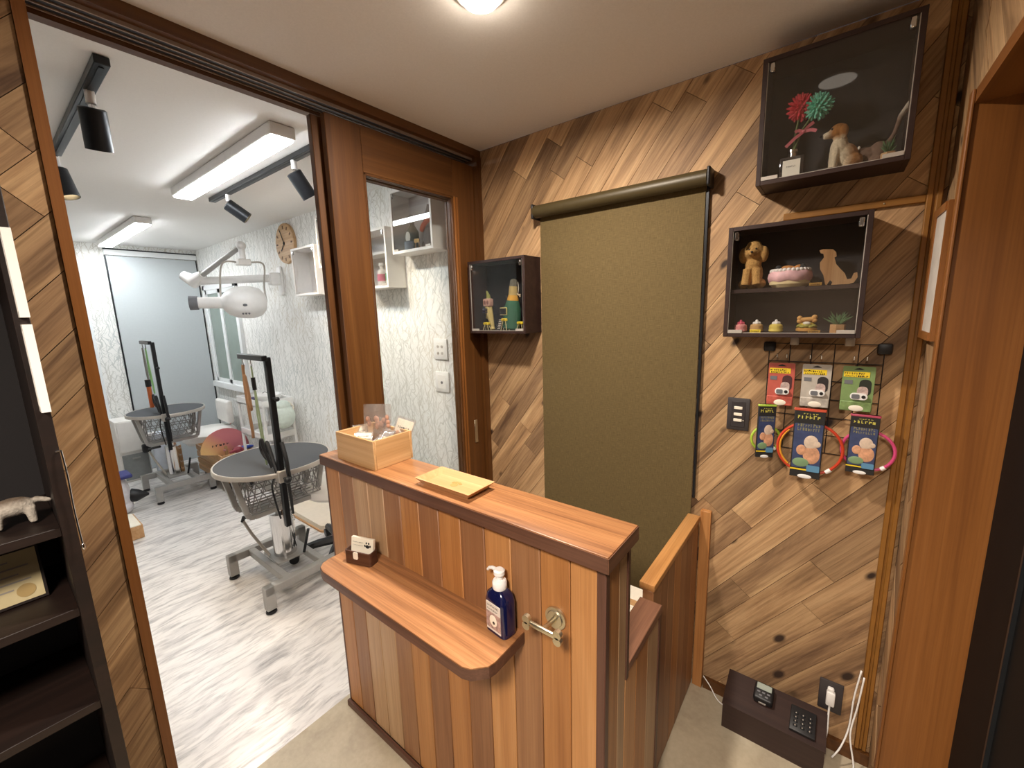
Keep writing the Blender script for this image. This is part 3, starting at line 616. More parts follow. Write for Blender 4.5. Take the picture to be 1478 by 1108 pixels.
# case 2: upper shelf
zs = 1.421+0.142+0.0065; z2 = 1.421+0.0125
pood = fur('apricot_poodle_coat', '#c89a5c', [], 300, 0.95, 0.7)
a = into(1086, 400, -0.06); T = thing('poodle_figurine', 'fluffy apricot poodle figurine sitting upright on the case shelf', 'figurine', (a.x, -0.062, zs), 0, 'dog figurines in the wall cases'); T.scale = (1.08, 1.08, 1.12)
blob('body', [('e', (0, 0.01, 0.040), (0.026, 0.024, 0.042)), ('e', (0, -0.002, 0.066), (0.022, 0.020, 0.022)), ('t', [(-0.012, -0.012, 0.055), (-0.014, -0.016, 0.025), (-0.015, -0.018, 0.010)], [0.013, 0.012, 0.013]), ('t', [(0.012, -0.012, 0.055), (0.014, -0.016, 0.025), (0.015, -0.018, 0.010)], [0.013, 0.012, 0.013]),
              ('e', (-0.022, 0.0, 0.014), (0.014, 0.022, 0.014)), ('e', (0.022, 0.0, 0.014), (0.014, 0.022, 0.014)), ('e', (0, -0.004, 0.104), (0.026, 0.024, 0.025)), ('e', (-0.026, -0.002, 0.094), (0.012, 0.014, 0.022)), ('e', (0.026, -0.002, 0.094), (0.012, 0.014, 0.022)), ('e', (0, -0.004, 0.120), (0.019, 0.018, 0.013)), ('e', (0, -0.024, 0.097), (0.011, 0.012, 0.009))], pood, T, 0.0022)
M().ell((0, -0.037, 0.099), (0.0035, 0.003, 0.003)).ell((-0.009, -0.026, 0.108), 0.0024).ell((0.009, -0.026, 0.108), 0.0024).build('nose_and_eyes', M_BLACK, T)
a = into(1140, 395, -0.065); T = thing('pet_bed_figurine', 'round pink frilled pet bed ornament with a sleeping puppy', 'figurine', (a.x, -0.062, zs), 0, 'dog figurines in the wall cases'); T.scale = (1.18, 1.18, 1.6)
q = M(); N = 28
q.tube([(0.037*math.cos(2*PI*i/N), 0.030*math.sin(2*PI*i/N), 0.020+0.0015*math.sin(7*2*PI*i/N)) for i in range(N)], [0.012]*N, 10, True).build('rim', plain('pink_icing', '#e3b3b4', 0.55, var=0.2, scale=50), T)
M().lathe([(0.036, 0), (0.044, 0.006), (0.045, 0.014), (0.030, 0.018), (0.002, 0.018)], 28, Matrix.Diagonal((1, 0.82, 1, 1))).build('base', plain('cream_base', '#e6cf9e', 0.6), T)
q = M()
for i in range(N):
    q.ell((0.040*math.cos(2*PI*i/N), 0.033*math.sin(2*PI*i/N), 0.031), (0.0055, 0.0055, 0.004), None, 8)
q.build('frill', plain('white_frill', '#eee4dc', 0.6), T)
blob('puppy', [('e', (-0.006, 0, 0.030), (0.022, 0.014, 0.011)), ('e', (0.018, -0.006, 0.032), (0.011, 0.010, 0.009)), ('e', (0.027, -0.010, 0.030), (0.006, 0.005, 0.005)), ('e', (-0.026, 0, 0.027), (0.008, 0.006, 0.005)), ('e', (0.004, -0.014, 0.027), (0.010, 0.005, 0.005))], fur('sleepy_tan', '#c98b52', []), T, 0.0018)
q = M()
for x in (-0.024, 0.028): q.ell((x, -0.020, 0.036), (0.007, 0.002, 0.005), None, 8)
q.build('paw_prints', M_INK, T)
sil = [(868, 408), (858, 388), (885, 378), (960, 378), (985, 400), (988, 432), (972, 440), (985, 490), (1015, 525), (1050, 560), (1068, 606), (1100, 600), (1118, 560), (1145, 552), (1148, 590), (1120, 630), (1080, 642), (945, 652), (955, 628), (938, 612), (925, 630), (912, 650), (900, 645), (888, 575), (862, 530), (862, 480), (892, 440), (888, 412)]
pts = [into(1020+x/5.275, 290+y/5.275, -0.05) for x, y in sil]; cx = sum(v.x for v in pts)/len(pts); zmin = min(v.z for v in pts)
T = thing('dog_cutout', 'flat wooden cut-out of a sitting dog on the case shelf', 'cutout', (cx, -0.05, zs))
M().prism([(v.x-cx, v.z-zmin) for v in pts], -0.003, 0.003, 1).build('board', wood('cutout_wood', '#b08050', '#bf9161', '#c99f70', 2, 30, 1.0, 0.02), T, smooth=0)
def tagplate(label, x, y, yy, z, w, h, mat, n):
    a = into(x, y, yy); T = thing('name_plate', label, 'sign', (a.x, yy, z)); b = M().box((-w/2, -0.002, 0), (w/2, 0.002, h), 0.0008).build('plate', mat, T)
    glyphs(M(), -w*0.36, w*0.38, h*0.25, h*0.5, -0.002, n).build('lettering', M_INK, b, smooth=0); return T
GOLD = plain('gold_plate', '#b98a3a', 0.4, 0.3)
tagplate('small gold name plate in front of the dog cut-out', 1177, 411, -0.095, zs, 0.030, 0.0085, GOLD, 6)
tagplate('small gold name plate before the bone-topped cake', 1175, 476, -0.105, z2, 0.030, 0.009, GOLD, 6)
tagplate('bright yellow name card among the little cakes', 1090, 477, -0.107, z2, 0.030, 0.010, M_YELLOW, 6)
def cake(label, x, col, top, yy):
    a = into(x, 470, yy); T = thing('toy_cake', label, 'toy cake', (a.x, yy, z2), 0, 'little toy cakes on the case floor'); T.scale = (1.5, 1.5, 1.35)
    M().lathe([(0.009, 0.0), (0.0125, 0.003), (0.0125, 0.007), (0.0118, 0.009), (0.0125, 0.011), (0.0115, 0.017), (0.006, 0.020), (0.001, 0.0205)], 22).build('bun', plain('cake_'+col[1:], col, 0.6, var=0.1), T)
    q = M()
    for i in range(5): q.ell((0.004*math.cos(i*1.256), 0.004*math.sin(i*1.256), 0.021), 0.0042, None, 8)
    q.ell((0, 0, 0.025), (0.003, 0.003, 0.005), None, 8).build('cream', plain('cream_'+top[1:], top, 0.5), T)
cake('pink toy macaron cake at the left of the case floor', 1069, '#dd8f8a', '#c84a62', -0.08)
cake('beige toy cake with white cream behind the yellow card', 1092, '#c99d63', '#ece4da', -0.075)
cake('yellow toy cake with white cream swirl', 1120, '#dcc25a', '#ece4da', -0.085)
a = into(1164, 470, -0.085); T = thing('bone_cake', 'yellow-green toy burger cake topped with a dog-bone biscuit', 'toy cake', (a.x, -0.075, z2), 0, 'little toy cakes on the case floor'); T.scale = (1.4, 1.4, 1.35)
M().lathe([(0.012, 0), (0.019, 0.004), (0.019, 0.009), (0.015, 0.011)], 24).build('bun', plain('bun_tan', '#c68f45', 0.6), T)
q = M()
for i in range(12): q.ell((0.013*math.cos(i*PI/6), 0.013*math.sin(i*PI/6), 0.013+0.002*(i % 2)), (0.006, 0.006, 0.004), None, 8)
q.build('lettuce', plain('lettuce_green', '#98923a', 0.6, var=0.2), T)
M().lathe([(0.014, 0.014), (0.013, 0.020), (0.004, 0.024)], 20).build('filling', plain('mustard_cream', '#c7a83f', 0.6), T)
M().ell((0.0, -0.012, 0.021), (0.007, 0.003, 0.0035)).build('cream', M_PAPER, T)
M().tube([(-0.011, -0.004, 0.028), (0.011, -0.004, 0.030)], 0.005, 10).ell((-0.013, -0.004, 0.032), 0.0052).ell((-0.013, -0.004, 0.025), 0.0052).ell((0.013, -0.004, 0.034), 0.0052).ell((0.013, -0.004, 0.027), 0.0052).build('bone_biscuit', plain('biscuit', '#cf9a55', 0.7), T)
a = into(1209, 475, -0.085); planter('tiny succulent in a pale wooden pot at the right of the case floor', (a.x, -0.075, z2), 1.2, 8)

# case 1: plush bottle, plush robot-like toy, three tiny sign stools
z1 = 1.424+0.0125
a = into(736, 440, -0.06); T = thing('plush_bottle', 'dark green plush champagne bottle toy with tan foil neck', 'plush toy', (a.x, -0.055, z1))
rot = Matrix.Rotation(0.10, 4, 'Y')
M().lathe([(0.030, 0.0), (0.041, 0.010), (0.043, 0.05), (0.040, 0.10), (0.028, 0.135), (0.024, 0.140)], 24, rot).build('body', plain('green_felt', '#2f5d43', 0.9, var=0.15, scale=120), T)
M().lathe([(0.0275, 0.128), (0.027, 0.142), (0.0215, 0.160), (0.021, 0.162)], 24, rot).build('collar_label', plain('amber_felt', '#d29a38', 0.9), T)
M().lathe([(0.0215, 0.160), (0.0205, 0.180), (0.0195, 0.200)], 24, rot).build('foil_neck', plain('tan_felt', '#b39a60', 0.9), T)
M().lathe([(0.019, 0.199), (0.0175, 0.222), (0.012, 0.231), (0.002, 0.233)], 24, rot).build('foil_cap', plain('grey_olive_felt', '#5c5648', 0.9), T)
M().box((-0.028, -0.047, 0.070), (0.012, -0.040, 0.105), 0.002).build('label_border', plain('straw_felt', '#b9ab66', 0.9), T)
M().box((-0.025, -0.049, 0.074), (0.009, -0.046, 0.101), 0.001).build('label', M_INK, T)
M().ell((-0.004, -0.026, 0.150), (0.007, 0.004, 0.008)).build('seal', M_INK, T)
a = into(706, 440, -0.06); T = thing('plush_squeaker', 'slim cream plush toy with pink square face and leafy tuft', 'plush toy', (a.x, -0.06, z1))
cr = plain('cream_plush', '#c6b070', 0.9, var=0.1)
blob('body', [('t', [(0.018, 0, 0.014), (0.010, 0, 0.045), (-0.002, 0, 0.085), (-0.004, 0, 0.12)], [0.009, 0.014, 0.020, 0.017]), ('e', (0.020, -0.004, 0.008), (0.014, 0.012, 0.008)), ('t', [(-0.012, 0, 0.08), (-0.014, -0.004, 0.055)], [0.008, 0.006])], cr, T, 0.0025)
M().tube([(-0.002, 0, 0.148), (-0.004, 0, 0.165), (-0.012, 0, 0.185)], [0.012, 0.009, 0.004], 10).build('tuft', plain('olive_plush', '#8a8a45', 0.9), T)
M().box((-0.024, -0.020, 0.112), (0.018, 0.014, 0.150), 0.006, 2).build('head', plain('pink_plush', '#c69a86', 0.9), T)
M().ell((-0.010, -0.020, 0.131), (0.007, 0.002, 0.010)).ell((0.008, -0.020, 0.131), (0.007, 0.002, 0.010)).build('eyes', plain('dusky_felt', '#8b5f58', 0.9), T)
q = M()
for z in (0.083, 0.091, 0.099): q.box((-0.024, -0.024, z), (0.004, -0.018, z+0.004))
q.build('stripes', plain('navy_stripe', '#3b3a52', 0.8), T)
T2 = thing('plush_tag', 'striped ladder-like fabric strip leaning beside the plush bottle', 'fabric strip', (into(720, 470, -0.09).x, -0.088, z1))
q = M().bar((0, 0, 0.0), (0.008, 0.010, 0.058), 0.016, 0.003, 0, (0, 1, 0)).build('strip', M_BLACK, T2)
q = M()
for i in range(6): q.bar((0.0012*i-0.008+0.0005, 0.0016*i-0.004, 0.008+i*0.008), (0.0012*i+0.008, 0.0016*i-0.004, 0.008+i*0.008), 0.0015, 0.003)
q.build('rungs', M_PAPER, T2)
def sign_stool(label, x, hgt, yy):
    a = into(x, 475, yy); T = thing('sign_stool', label, 'toy stool', (a.x, yy, z1), 0, 'yellow toy stools in the small case')
    M().box((-0.015, -0.010, hgt), (0.015, 0.010, hgt+0.012), 0.003, 2).build('seat', M_YELLOW, T)
    glyphs(M(), -0.009, 0.010, hgt+0.003, 0.006, -0.010, 5).build('lettering', M_INK, T, smooth=0)
    for sx in (-1, 1):
        for sy in (-1, 1): M().tube([(sx*0.008, sy*0.005, hgt), (sx*0.017, sy*0.010, 0.0)], 0.0017, 6).build('leg', plain('pale_peg_%d%d%s' % (sx, sy, x), '#cdbb86', 0.6), T)
sign_stool('yellow toy stool at the left of the small case', 703, 0.026, -0.095); sign_stool('tallest yellow toy stool in front of the plush bottle', 729, 0.043, -0.098); sign_stool('yellow toy stool at the right of the small case', 751.5, 0.028, -0.090)
a = into(747, 425, -0.05); T = thing('bone_charm', 'small pale bone-shaped charm hanging right of the plush bottle', 'charm', (a.x+0.004, -0.05, a.z))
M().tube([(0, 0, 0.055), (0.003, 0, 0.03), (0, 0, 0.008)], 0.0012, 6).build('cord', M_PAPER, T); M().tube([(-0.007, 0, 0.004), (0.007, 0, -0.004)], 0.0035, 8).ell((-0.009, 0, 0.008), 0.004).ell((-0.009, 0, 0.001), 0.004).ell((0.009, 0, -0.001), 0.004).ell((0.009, 0, -0.008), 0.004).build('bone', plain('pale_bone', '#d5bd9a', 0.7), T)

# ------------------------------------------------------------------ wire panel with goods
wp = thing('wire_panel', 'black wire grid hooked under the middle glass case', 'wire grid', (1.385, -0.014, 1.05))
q = M()
for i in range(6): x = -0.142+i*0.0568; q.cyl((x, 0, 0.0), (x, 0, 0.345), 0.0014, None, 6)
for i in range(7): z = 0.0+i*0.0575; q.cyl((-0.142, 0.002, z), (0.142, 0.002, z), 0.0014, None, 6)
q.build('grid', M_BLACKM, wp)
for x in (-0.142, 0.142): M().box((x-0.017, -0.006, 0.318), (x+0.017, 0.008, 0.350), 0.006, 2).build('corner_cap', M_BLACK, wp)
for x in (-0.075, 0.062): M().box((x-0.012, -0.004, 0.340), (x+0.012, 0.006, 0.366), 0.003, 2).build('clip', M_ALU, wp)
for x in (-0.116, -0.090, -0.030, -0.002, 0.075, 0.104): M().tube([(x, -0.001, 0.300), (x, -0.020, 0.300), (x, -0.030, 0.303), (x, -0.036, 0.314)], 0.0016, 6).build('hook', M_CHROME, wp)
def light_pack(label, x, ytop, ybot, w, col, dark, rz):
    a = ony(x, ytop, -0.045); b = ony(x, ybot, -0.045); h = a.z-b.z
    T = thing('blister_pack', label, 'blister pack', (a.x, -0.040, b.z), rz, 'blister packs on the wire grid')
    cd = M().prism(rrect(-w/2, w/2, 0, h, 0.004, 3), -0.0008, 0.0008, 1).build('card', plain('pack_card_'+col[1:], col, 0.5, var=0.12, scale=25), T, smooth=0)
    M().prism([(-0.012, h-0.010), (-0.006, h-0.006), (0, h-0.004), (0.006, h-0.006), (0.012, h-0.010)], -0.0014, 0.0014, 1).build('hang_slot', M_BLACK, cd, smooth=0)
    M().box((-w*0.46, -0.0016, h*0.76), (w*0.34, -0.0008, h*0.88)).build('title_band', M_YELLOW, cd, smooth=0)
    glyphs(glyphs(M(), -w*0.43, w*0.22, h*0.82, h*0.045, -0.0016, 9), -w*0.40, w*0.30, h*0.768, h*0.040, -0.0016, 11).build('lettering', M_INK, cd, smooth=0)
    M().prism(rrect(w*0.05, w*0.42, h*0.36, h*0.72, 0.012, 4), -0.0016, -0.0008, 1).build('photo_dark', plain('pack_photo_'+dark[1:], dark, 0.5), cd, smooth=0)
    M().prism(rrect(w*0.0, w*0.34, h*0.32, h*0.56, 0.011, 4), -0.0022, -0.0008, 1).build('photo_pale', plain('pack_photo_pale_'+col[1:], '#b9a39c', 0.5, var=0.35, scale=120), cd, smooth=0)
    M().box((-w*0.42, -0.0018, h*0.60), (-w*0.16, -0.0008, h*0.69)).build('info_box', M_GREYP, cd, smooth=0)
    tg = M().prism(rrect(-w*0.20, w*0.34, h*0.27, h*0.41, h*0.068, 6), -0.010, -0.0008, 1).build('light_tag', M_WHITE, T, smooth=30)
    M().prism(rrect(-w*0.15, w*0.10, h*0.29, h*0.39, h*0.03, 4), -0.0115, -0.010, 1).build('lens', M_GREYP, tg, smooth=30); M().cyl((w*0.22, -0.0098, h*0.34), (w*0.22, -0.0115, h*0.34), h*0.036).build('button', M_BLACK, tg)
    M().box((-w/2, -0.006, 0), (w/2, -0.0008, h*0.22), 0.002).build('footer', plain('pack_foot_'+col[1:], col, 0.4, var=0.3, scale=60), T)
    M().ell((w*0.02, -0.006, h*0.07), (w*0.24, 0.002, h*0.07)).build('foot_print', M_PAPER, cd)
light_pack('red blister pack with a white light tag on the wire grid', 1129, 524, 585, 0.071, '#b9584a', '#4a2a2c', 0.06)
light_pack('pale grey blister pack with a white light tag on the wire grid', 1180, 526, 588, 0.073, '#b5ada2', '#2a2627', 0.0)
light_pack('green blister pack with a white light tag on the wire grid', 1241, 529, 594, 0.074, '#78915a', '#23281f', -0.05)
def collar_pack(label, x, ytop, ybot, w, rad, cx, cy, col, band, rz, yy=-0.060):
    a = ony(x, ytop, yy); b = ony(x, ybot, yy); h = a.z-b.z
    T = thing('light_collar_pack', label, 'collar pack', (a.x, yy, b.z), rz, 'light-up collars on the wire grid')
    c = ony(cx, cy, yy+0.008); o = Vector((c.x-a.x, 0.008, c.z-b.z)); N = 40; col_m = plain('collar_'+col[1:], col, 0.35, var=0.05)
    rg = M().tube([(o.x+rad*math.cos(2*PI*i/N), 0.008, o.z+rad*0.98*math.sin(2*PI*i/N)) for i in range(N)], 0.0042, 8, True).build('collar_ring', col_m, T)
    if col == '#c8432a': M().tube([(o.x+(rad-0.006)*math.cos(t), 0.007, o.z+(rad-0.006)*math.sin(t)) for t in [PI*0.75+i*0.09 for i in range(19)]], 0.003, 8).build('inner_glow_band', plain('amber_tube', '#dd9a35', 0.35), rg)
    M().cyl((o.x+rad*0.70, 0.008, o.z-rad*0.72), (o.x+rad*0.56, 0.008, o.z-rad*0.84), 0.0062).build('clasp', M_WHITE, rg)
    cd = M().box((-w/2, -0.004, 0), (w/2, 0.004, h), 0.001).build('sleeve', M_INK, T)
    M().box((-w*0.52, -0.005, h*0.955), (w*0.52, 0.005, h), 0.002).build('hanger_strip', plain('hanger_'+band[1:], band, 0.5), T)
    M().prism(rrect(-w*0.46, w*0.46, h*0.14, h*0.78, 0.003, 2), -0.0048, -0.004, 1).build('photo_sky', plain('pack_sky_'+col[1:], '#3c476b', 0.4, var=0.25, scale=40), cd, smooth=0)
    glyphs(glyphs(M(), -w*0.38, w*0.38, h*0.85, h*0.055, -0.004, 6), -w*0.2, w*0.3, h*0.915, h*0.015, -0.004, 5).build('title', plain('straw_ink_'+col[1:], '#cdc45c', 0.5), cd, smooth=0)
    glyphs(glyphs(M(), -w*0.36, w*0.40, h*0.735, h*0.05, -0.0048, 9), -w*0.36, w*0.40, h*0.68, h*0.045, -0.0048, 9).build('subtitle', plain('olive_ink_'+col[1:], '#8e8a66', 0.5), cd, smooth=0)
    M().ell((w*0.12, -0.005, h*0.52), (w*0.24, 0.0014, h*0.10)).ell((w*0.30, -0.005, h*0.50), (w*0.14, 0.0014, h*0.045)).build('dog_head_print', plain('print_cream_'+col[1:], '#d9c3ae', 0.5, var=0.15, scale=90), cd)
    M().ell((w*0.16, -0.005, h*0.34), (w*0.28, 0.0012, h*0.13)).ell((-w*0.18, -0.0052, h*0.40), (w*0.17, 0.0014, h*0.075)).build('dog_body_print', plain('print_peach_'+col[1:], '#cf9a78', 0.5, var=0.25, scale=90), cd)
    M().ell((-w*0.17, -0.0056, h*0.22), (w*0.28, 0.0012, h*0.065)).build('green_badge', plain('badge_green_'+col[1:], '#7d9a72', 0.5), cd)
    M().prism(rrect(w*0.04, w*0.46, h*0.10, h*0.19, 0.003, 3), -0.0066, -0.004, 1).build('blue_badge', plain('badge_blue_'+col[1:], '#5b8db0', 0.5), cd, smooth=0)
    M().box((-w*0.5, -0.0046, h*0.105), (w*0.1, -0.004, h*0.125)).build('yellow_line', M_YELLOW, cd, smooth=0)
    M().ell((0, -0.0046, h*0.018), (w*0.24, 0.0012, h*0.03)).build('bone_window', M_WHITE, cd)
collar_pack('lime green light-up collar pack at the left of the wire grid', 1108, 583, 660, 0.052, 0.043, 1107, 633, '#a9c640', '#b5d24f', 0.45, -0.055)
collar_pack('large red light-up collar pack at the centre of the wire grid', 1170, 589, 690, 0.078, 0.083, 1168, 647, '#c8432a', '#d0553a', 0.05, -0.072)
collar_pack('pink light-up collar pack at the right of the wire grid', 1250, 598, 684, 0.066, 0.060, 1252, 650, '#d04c7e', '#b64a63', -0.03, -0.058)

# ------------------------------------------------------------------ switches, outlet, low box, leads, picture
def plate(label, lo, hi, y, mat, cat, name):
    T = thing(name, label, cat, ((lo[0]+hi[0])/2, y, lo[1])); w, h = hi[0]-lo[0], hi[1]-lo[1]
    M().box((-w/2, -0.008, 0), (w/2, 0, h), 0.003, 2).build('cover', mat, T); return T, w, h
T, w_, h_ = plate('black three-rocker light switch on the plank wall', (1.128, 1.086), (1.198, 1.201), -0.001, plain('charcoal_plate', '#3a3536', 0.5), 'light switch', 'light_switch')
M().box((-0.022, -0.0095, 0.012), (0.022, -0.0075, h_-0.012), 0.001).build('inset', plain('charcoal_inset', '#332e30', 0.5), T)
for z in (0.032, 0.053, 0.076): M().box((-0.013, -0.0125, z), (0.013, -0.009, z+0.010), 0.001).build('rocker', M_PAPER, T)
M().ell((0.017, -0.0098, 0.037), 0.0018).build('indicator', M_PAPER, T)
for lb, z0 in (('white four-button switch plate seen through the door glass', 1.262), ('white single-button switch plate below the four-button one', 1.073)):
    T, w_, h_ = plate(lb, (-0.43, z0), (-0.32, z0+0.118), YG-0.001, M_WHITE, 'light switch', 'light_switch')
    M().box((-0.034, -0.0095, 0.018), (0.034, -0.0075, h_-0.018), 0.001).build('inset', M_WHITEB, T)
    for bx, bz in (((-0.017, 0.036), (0.017, 0.036), (-0.017, 0.074), (0.017, 0.074)) if z0 > 1.2 else ((0.0, 0.055),)): M().cyl((bx, -0.009, bz), (bx, -0.012, bz), 0.008).build('button', M_GREYP if z0 < 1.2 else M_ALU, T)
T, w_, h_ = plate('black wall outlet with a white plug near the floor', (1.465, 0.140), (1.530, 0.254), -0.001, plain('charcoal_outlet', '#3a3536', 0.5), 'outlet', 'wall_outlet')
M().box((-0.012, -0.028, 0.035), (0.012, -0.008, 0.085), 0.004, 2).build('plug', M_WHITE, T); M().box((-0.010, -0.022, 0.080), (0.008, -0.008, 0.098), 0.003).build('adapter', M_WHITE, T)
def cable(label, pts, r, mat, name='cable'):
    o = M().tube(smooth(pts), r, 8).build(name, mat, None, smooth=180); return tag(o, label, 'cable')
def smooth(pts, n=6):
    P = [Vector(p) for p in pts]; out = []
    for i in range(len(P)-1):
        a, b, c, d = P[max(i-1, 0)], P[i], P[i+1], P[min(i+2, len(P)-1)]
        for j in range(n):
            t = j/n; out.append(0.5*((2*b)+(c-a)*t+(2*a-5*b+4*c-d)*t*t+(3*b-a-3*c+d)*t**3))
    out.append(P[-1]); return [tuple(v) for v in out]
cable('white cable hanging from the outlet plug into the low box', [(1.497, -0.020, 0.172), (1.497, -0.028, 0.13), (1.497, -0.05, 0.10), (1.492, -0.06, 0.055)], 0.003, M_WHITE)
cable('white cable looping down the moulding beside the outlet', [(1.566, -0.018, 0.345), (1.556, -0.022, 0.24), (1.552, -0.03, 0.13), (1.535, -0.06, 0.07), (1.515, -0.08, 0.035)], 0.0026, M_WHITE)
cable('second white cable crossing to the right of the outlet', [(1.574, -0.026, 0.33), (1.566, -0.034, 0.22), (1.556, -0.048, 0.12), (1.572, -0.075, 0.02), (1.54, -0.11, 0.006)], 0.0026, M_WHITE)
cable('thin white lead running from under the gate to the low box', [(1.10, -0.012, 0.050), (1.13, -0.03, 0.035), (1.16, -0.05, 0.012), (1.188, -0.06, 0.006)], 0.002, M_WHITE)
lbx = thing('low_cabinet_box', 'low dark brown wooden box on the floor against the plank wall', 'box', (1.345, -0.018, 0))
M().prism([(-0.125, 0), (-0.125, 0.098), (0.0, 0.136), (0.0, 0)], -0.150, 0.148, 0).build('body', M_DARKBOX, lbx, smooth=0)
M().prism([(-0.128, 0.098), (-0.128, 0.103), (0.0, 0.1415), (0.0, 0.1365)], -0.152, 0.150, 0).build('sloping_lid', M_DARKBOX, lbx, smooth=0)
SL = math.atan2(0.0385, 0.128)
dc = thing('desk_clock', 'small black digital clock with grey display on the low box', 'clock', (1.312, -0.066, 0.1415-0.048*0.30+0.0015)); dc.rotation_euler = (SL, 0, 0.0)
M().box((-0.030, -0.030, 0), (0.030, 0.034, 0.030), 0.008, 3).build('body', M_BLACK, dc); M().box((-0.023, 0.006, 0.0295), (0.023, 0.028, 0.0315), 0.001).build('display', plain('lcd_grey', '#9aa39a', 0.3), dc)
for x, z in ((-0.015, -0.004), (0.0, -0.004), (0.015, -0.004), (-0.008, -0.016), (0.010, -0.016)): M().box((x-0.005, z-0.003, 0.0295), (x+0.005, z+0.003, 0.0315), 0.001).build('button', M_GREYP, dc)
M().box((-0.012, -0.0315, 0.006), (0.010, -0.0295, 0.012)).build('front_label', M_ALU, dc)
rk = thing('keypad', 'flat black keypad with white marks lying on the low box', 'keypad', (1.430, -0.088, 0.1415-0.070*0.30+0.001)); rk.rotation_euler = (SL, 0, 0.0)
M().box((-0.036, -0.045, 0), (0.036, 0.040, 0.012), 0.003, 2).build('body', M_BLACK, rk)
for i in range(3):
    for j in range(4): M().box((-0.020+i*0.020-0.006, -0.028+j*0.014-0.004, 0.0115), (-0.020+i*0.020+0.006, -0.028+j*0.014+0.004, 0.0140), 0.001).build('key', M_BLACKM, rk)
q = M()
for i in range(3):
    for j in range(4): q.box((-0.020+i*0.020-0.0015, -0.028+j*0.014-0.002, 0.0138), (-0.020+i*0.020+0.001, -0.028+j*0.014+0.002, 0.0144))
q.build('key_marks', M_ALU, rk, smooth=0)
pf = thing('picture_frame', 'narrow brown wooden picture frame on the right wall', 'picture frame', (1.611, -0.105, 1.42))
M().box((-0.018, -0.085, 0), (0, -0.068, 0.325)).box((-0.021, 0.050, 0), (0, 0.085, 0.325)).box((-0.021, -0.068, 0), (0, 0.050, 0.020)).box((-0.021, -0.068, 0.305), (0, 0.050, 0.325)).build('frame', M_JAMB, pf)
M().box((-0.0182, -0.068, 0.020), (-0.001, 0.050, 0.305)).build('print', plain('pale_print', '#cfc6bc', 0.6, var=0.1, scale=14), pf)

# ------------------------------------------------------------------ on the counter
bx = thing('bamboo_box', 'open bamboo box holding packets on the counter top', 'box', (0.215, -0.838, HT+0.0003))
w2, d2, h2, t = 0.106, 0.074, 0.094, 0.008
M().box((-w2, -d2, 0), (w2, -d2+t, h2), 0.001).build('front_wall', M_BAMBOO, bx); M().box((-w2, d2-t, 0), (w2, d2, h2), 0.001).build('rear_wall', M_BAMBOO, bx)
M().box((-w2, -d2+t, 0), (-w2+t, d2-t, h2), 0.001).build('side_wall', M_BAMBOOY, bx); M().box((w2-t, -d2+t, 0), (w2, d2-t, h2), 0.001).build('side_wall', M_BAMBOOY, bx)
M().box((-w2+t, -d2+t, 0), (w2-t, d2-t, 0.006)).build('base', M_BAMBOO, bx, smooth=0)
def packet(label, x, y, z, rot, w, h, fill, th=0.012, card=True, fillz=(0.1, 0.6)):
    T = thing('treat_packet', label, 'packet', (0.215+x, -0.838+y, HT+z), 0, 'treat packets in the bamboo box'); T.rotation_euler = rot
    q = M(); N = 8; b = q.bm; gv = {}
    for s in (1, -1):
        for i in range(N+1):
            for j in range(N+1):
                u, v = i/N, j/N; e = min(u, 1-u, v, 1-v); bul = (1-(1-min(1, e*4))**2)*th/2*(1+0.5*math.sin(9*u+5*v*s))
                gv[s, i, j] = b.verts.new(((u-0.5)*w, -s*bul, v*h))
        for i in range(N):
            for j in range(N): b.faces.new([gv[s, i, j], gv[s, i+1, j], gv[s, i+1, j+1], gv[s, i, j+1]])
    q.build('film', M_BAG, T, smooth=180)
    if fill:
        rn = random.Random(int(w*1e4)); fm = plain('treat_'+fill[1:], fill, 0.6, var=0.25, scale=80); q = M()
        for i in range(14): q.ell((rn.uniform(-0.38, 0.38)*w, 0, h*rn.uniform(*fillz)), (w*0.08, th*0.32, h*0.06), None, 8)
        q.build('treats', fm, T)
    if card:
        c = M().box((-w*0.42, 0.0005, h*0.55), (w*0.42, 0.0018, h*0.93)).build('card', M_PAPER, T, smooth=0)
        glyphs(M(), -w*0.3, w*0.3, h*0.66, h*0.08, 0.0004, 7).build('lettering', M_INK, c, smooth=0)
    return T
packet('tall clear bag with orange treats standing at the back of the bamboo box', -0.030, 0.035, 0.008, (-0.10, 0.0, 0.55), 0.10, 0.165, '#b98a72', 0.016, False, (0.52, 0.72))
packet('packet with a white picture card sticking up at the right of the bamboo box', 0.060, 0.040, 0.020, (-0.35, 0.22, 0.30), 0.075, 0.120, '#c79a78', 0.010, True, (0.35, 0.55))
packet('brown-edged paper packet lying at the left of the bamboo box', -0.070, -0.010, 0.030, (-0.55, -0.1, 0.7), 0.055, 0.080, '#e8d9c0', 0.008, True)
packet('clear packet lying in front inside the bamboo box', -0.010, -0.040, 0.050, (-1.15, 0.1, 0.9), 0.060, 0.075, '#efe6da', 0.010, True)
packet('crumpled clear packet in the middle of the bamboo box', 0.040, -0.020, 0.055, (-0.9, 0.0, -0.2), 0.070, 0.070, '#e5d5c6', 0.014, False)
packet('pale pink paper packet leaning at the rear of the bamboo box', -0.045, 0.050, 0.020, (-0.2, 0.1, 0.2), 0.070, 0.100, '#d9b7a8', 0.010, False, (0.1, 0.9))
tr = thing('wooden_tray', 'shallow pale wooden coin tray on the counter top', 'tray', (0.610, -0.857, HT+0.0003), 0.0)
def ring(x, y, z): return [(-x, -y, z), (x, -y, z), (x, y, z), (-x, y, z)]
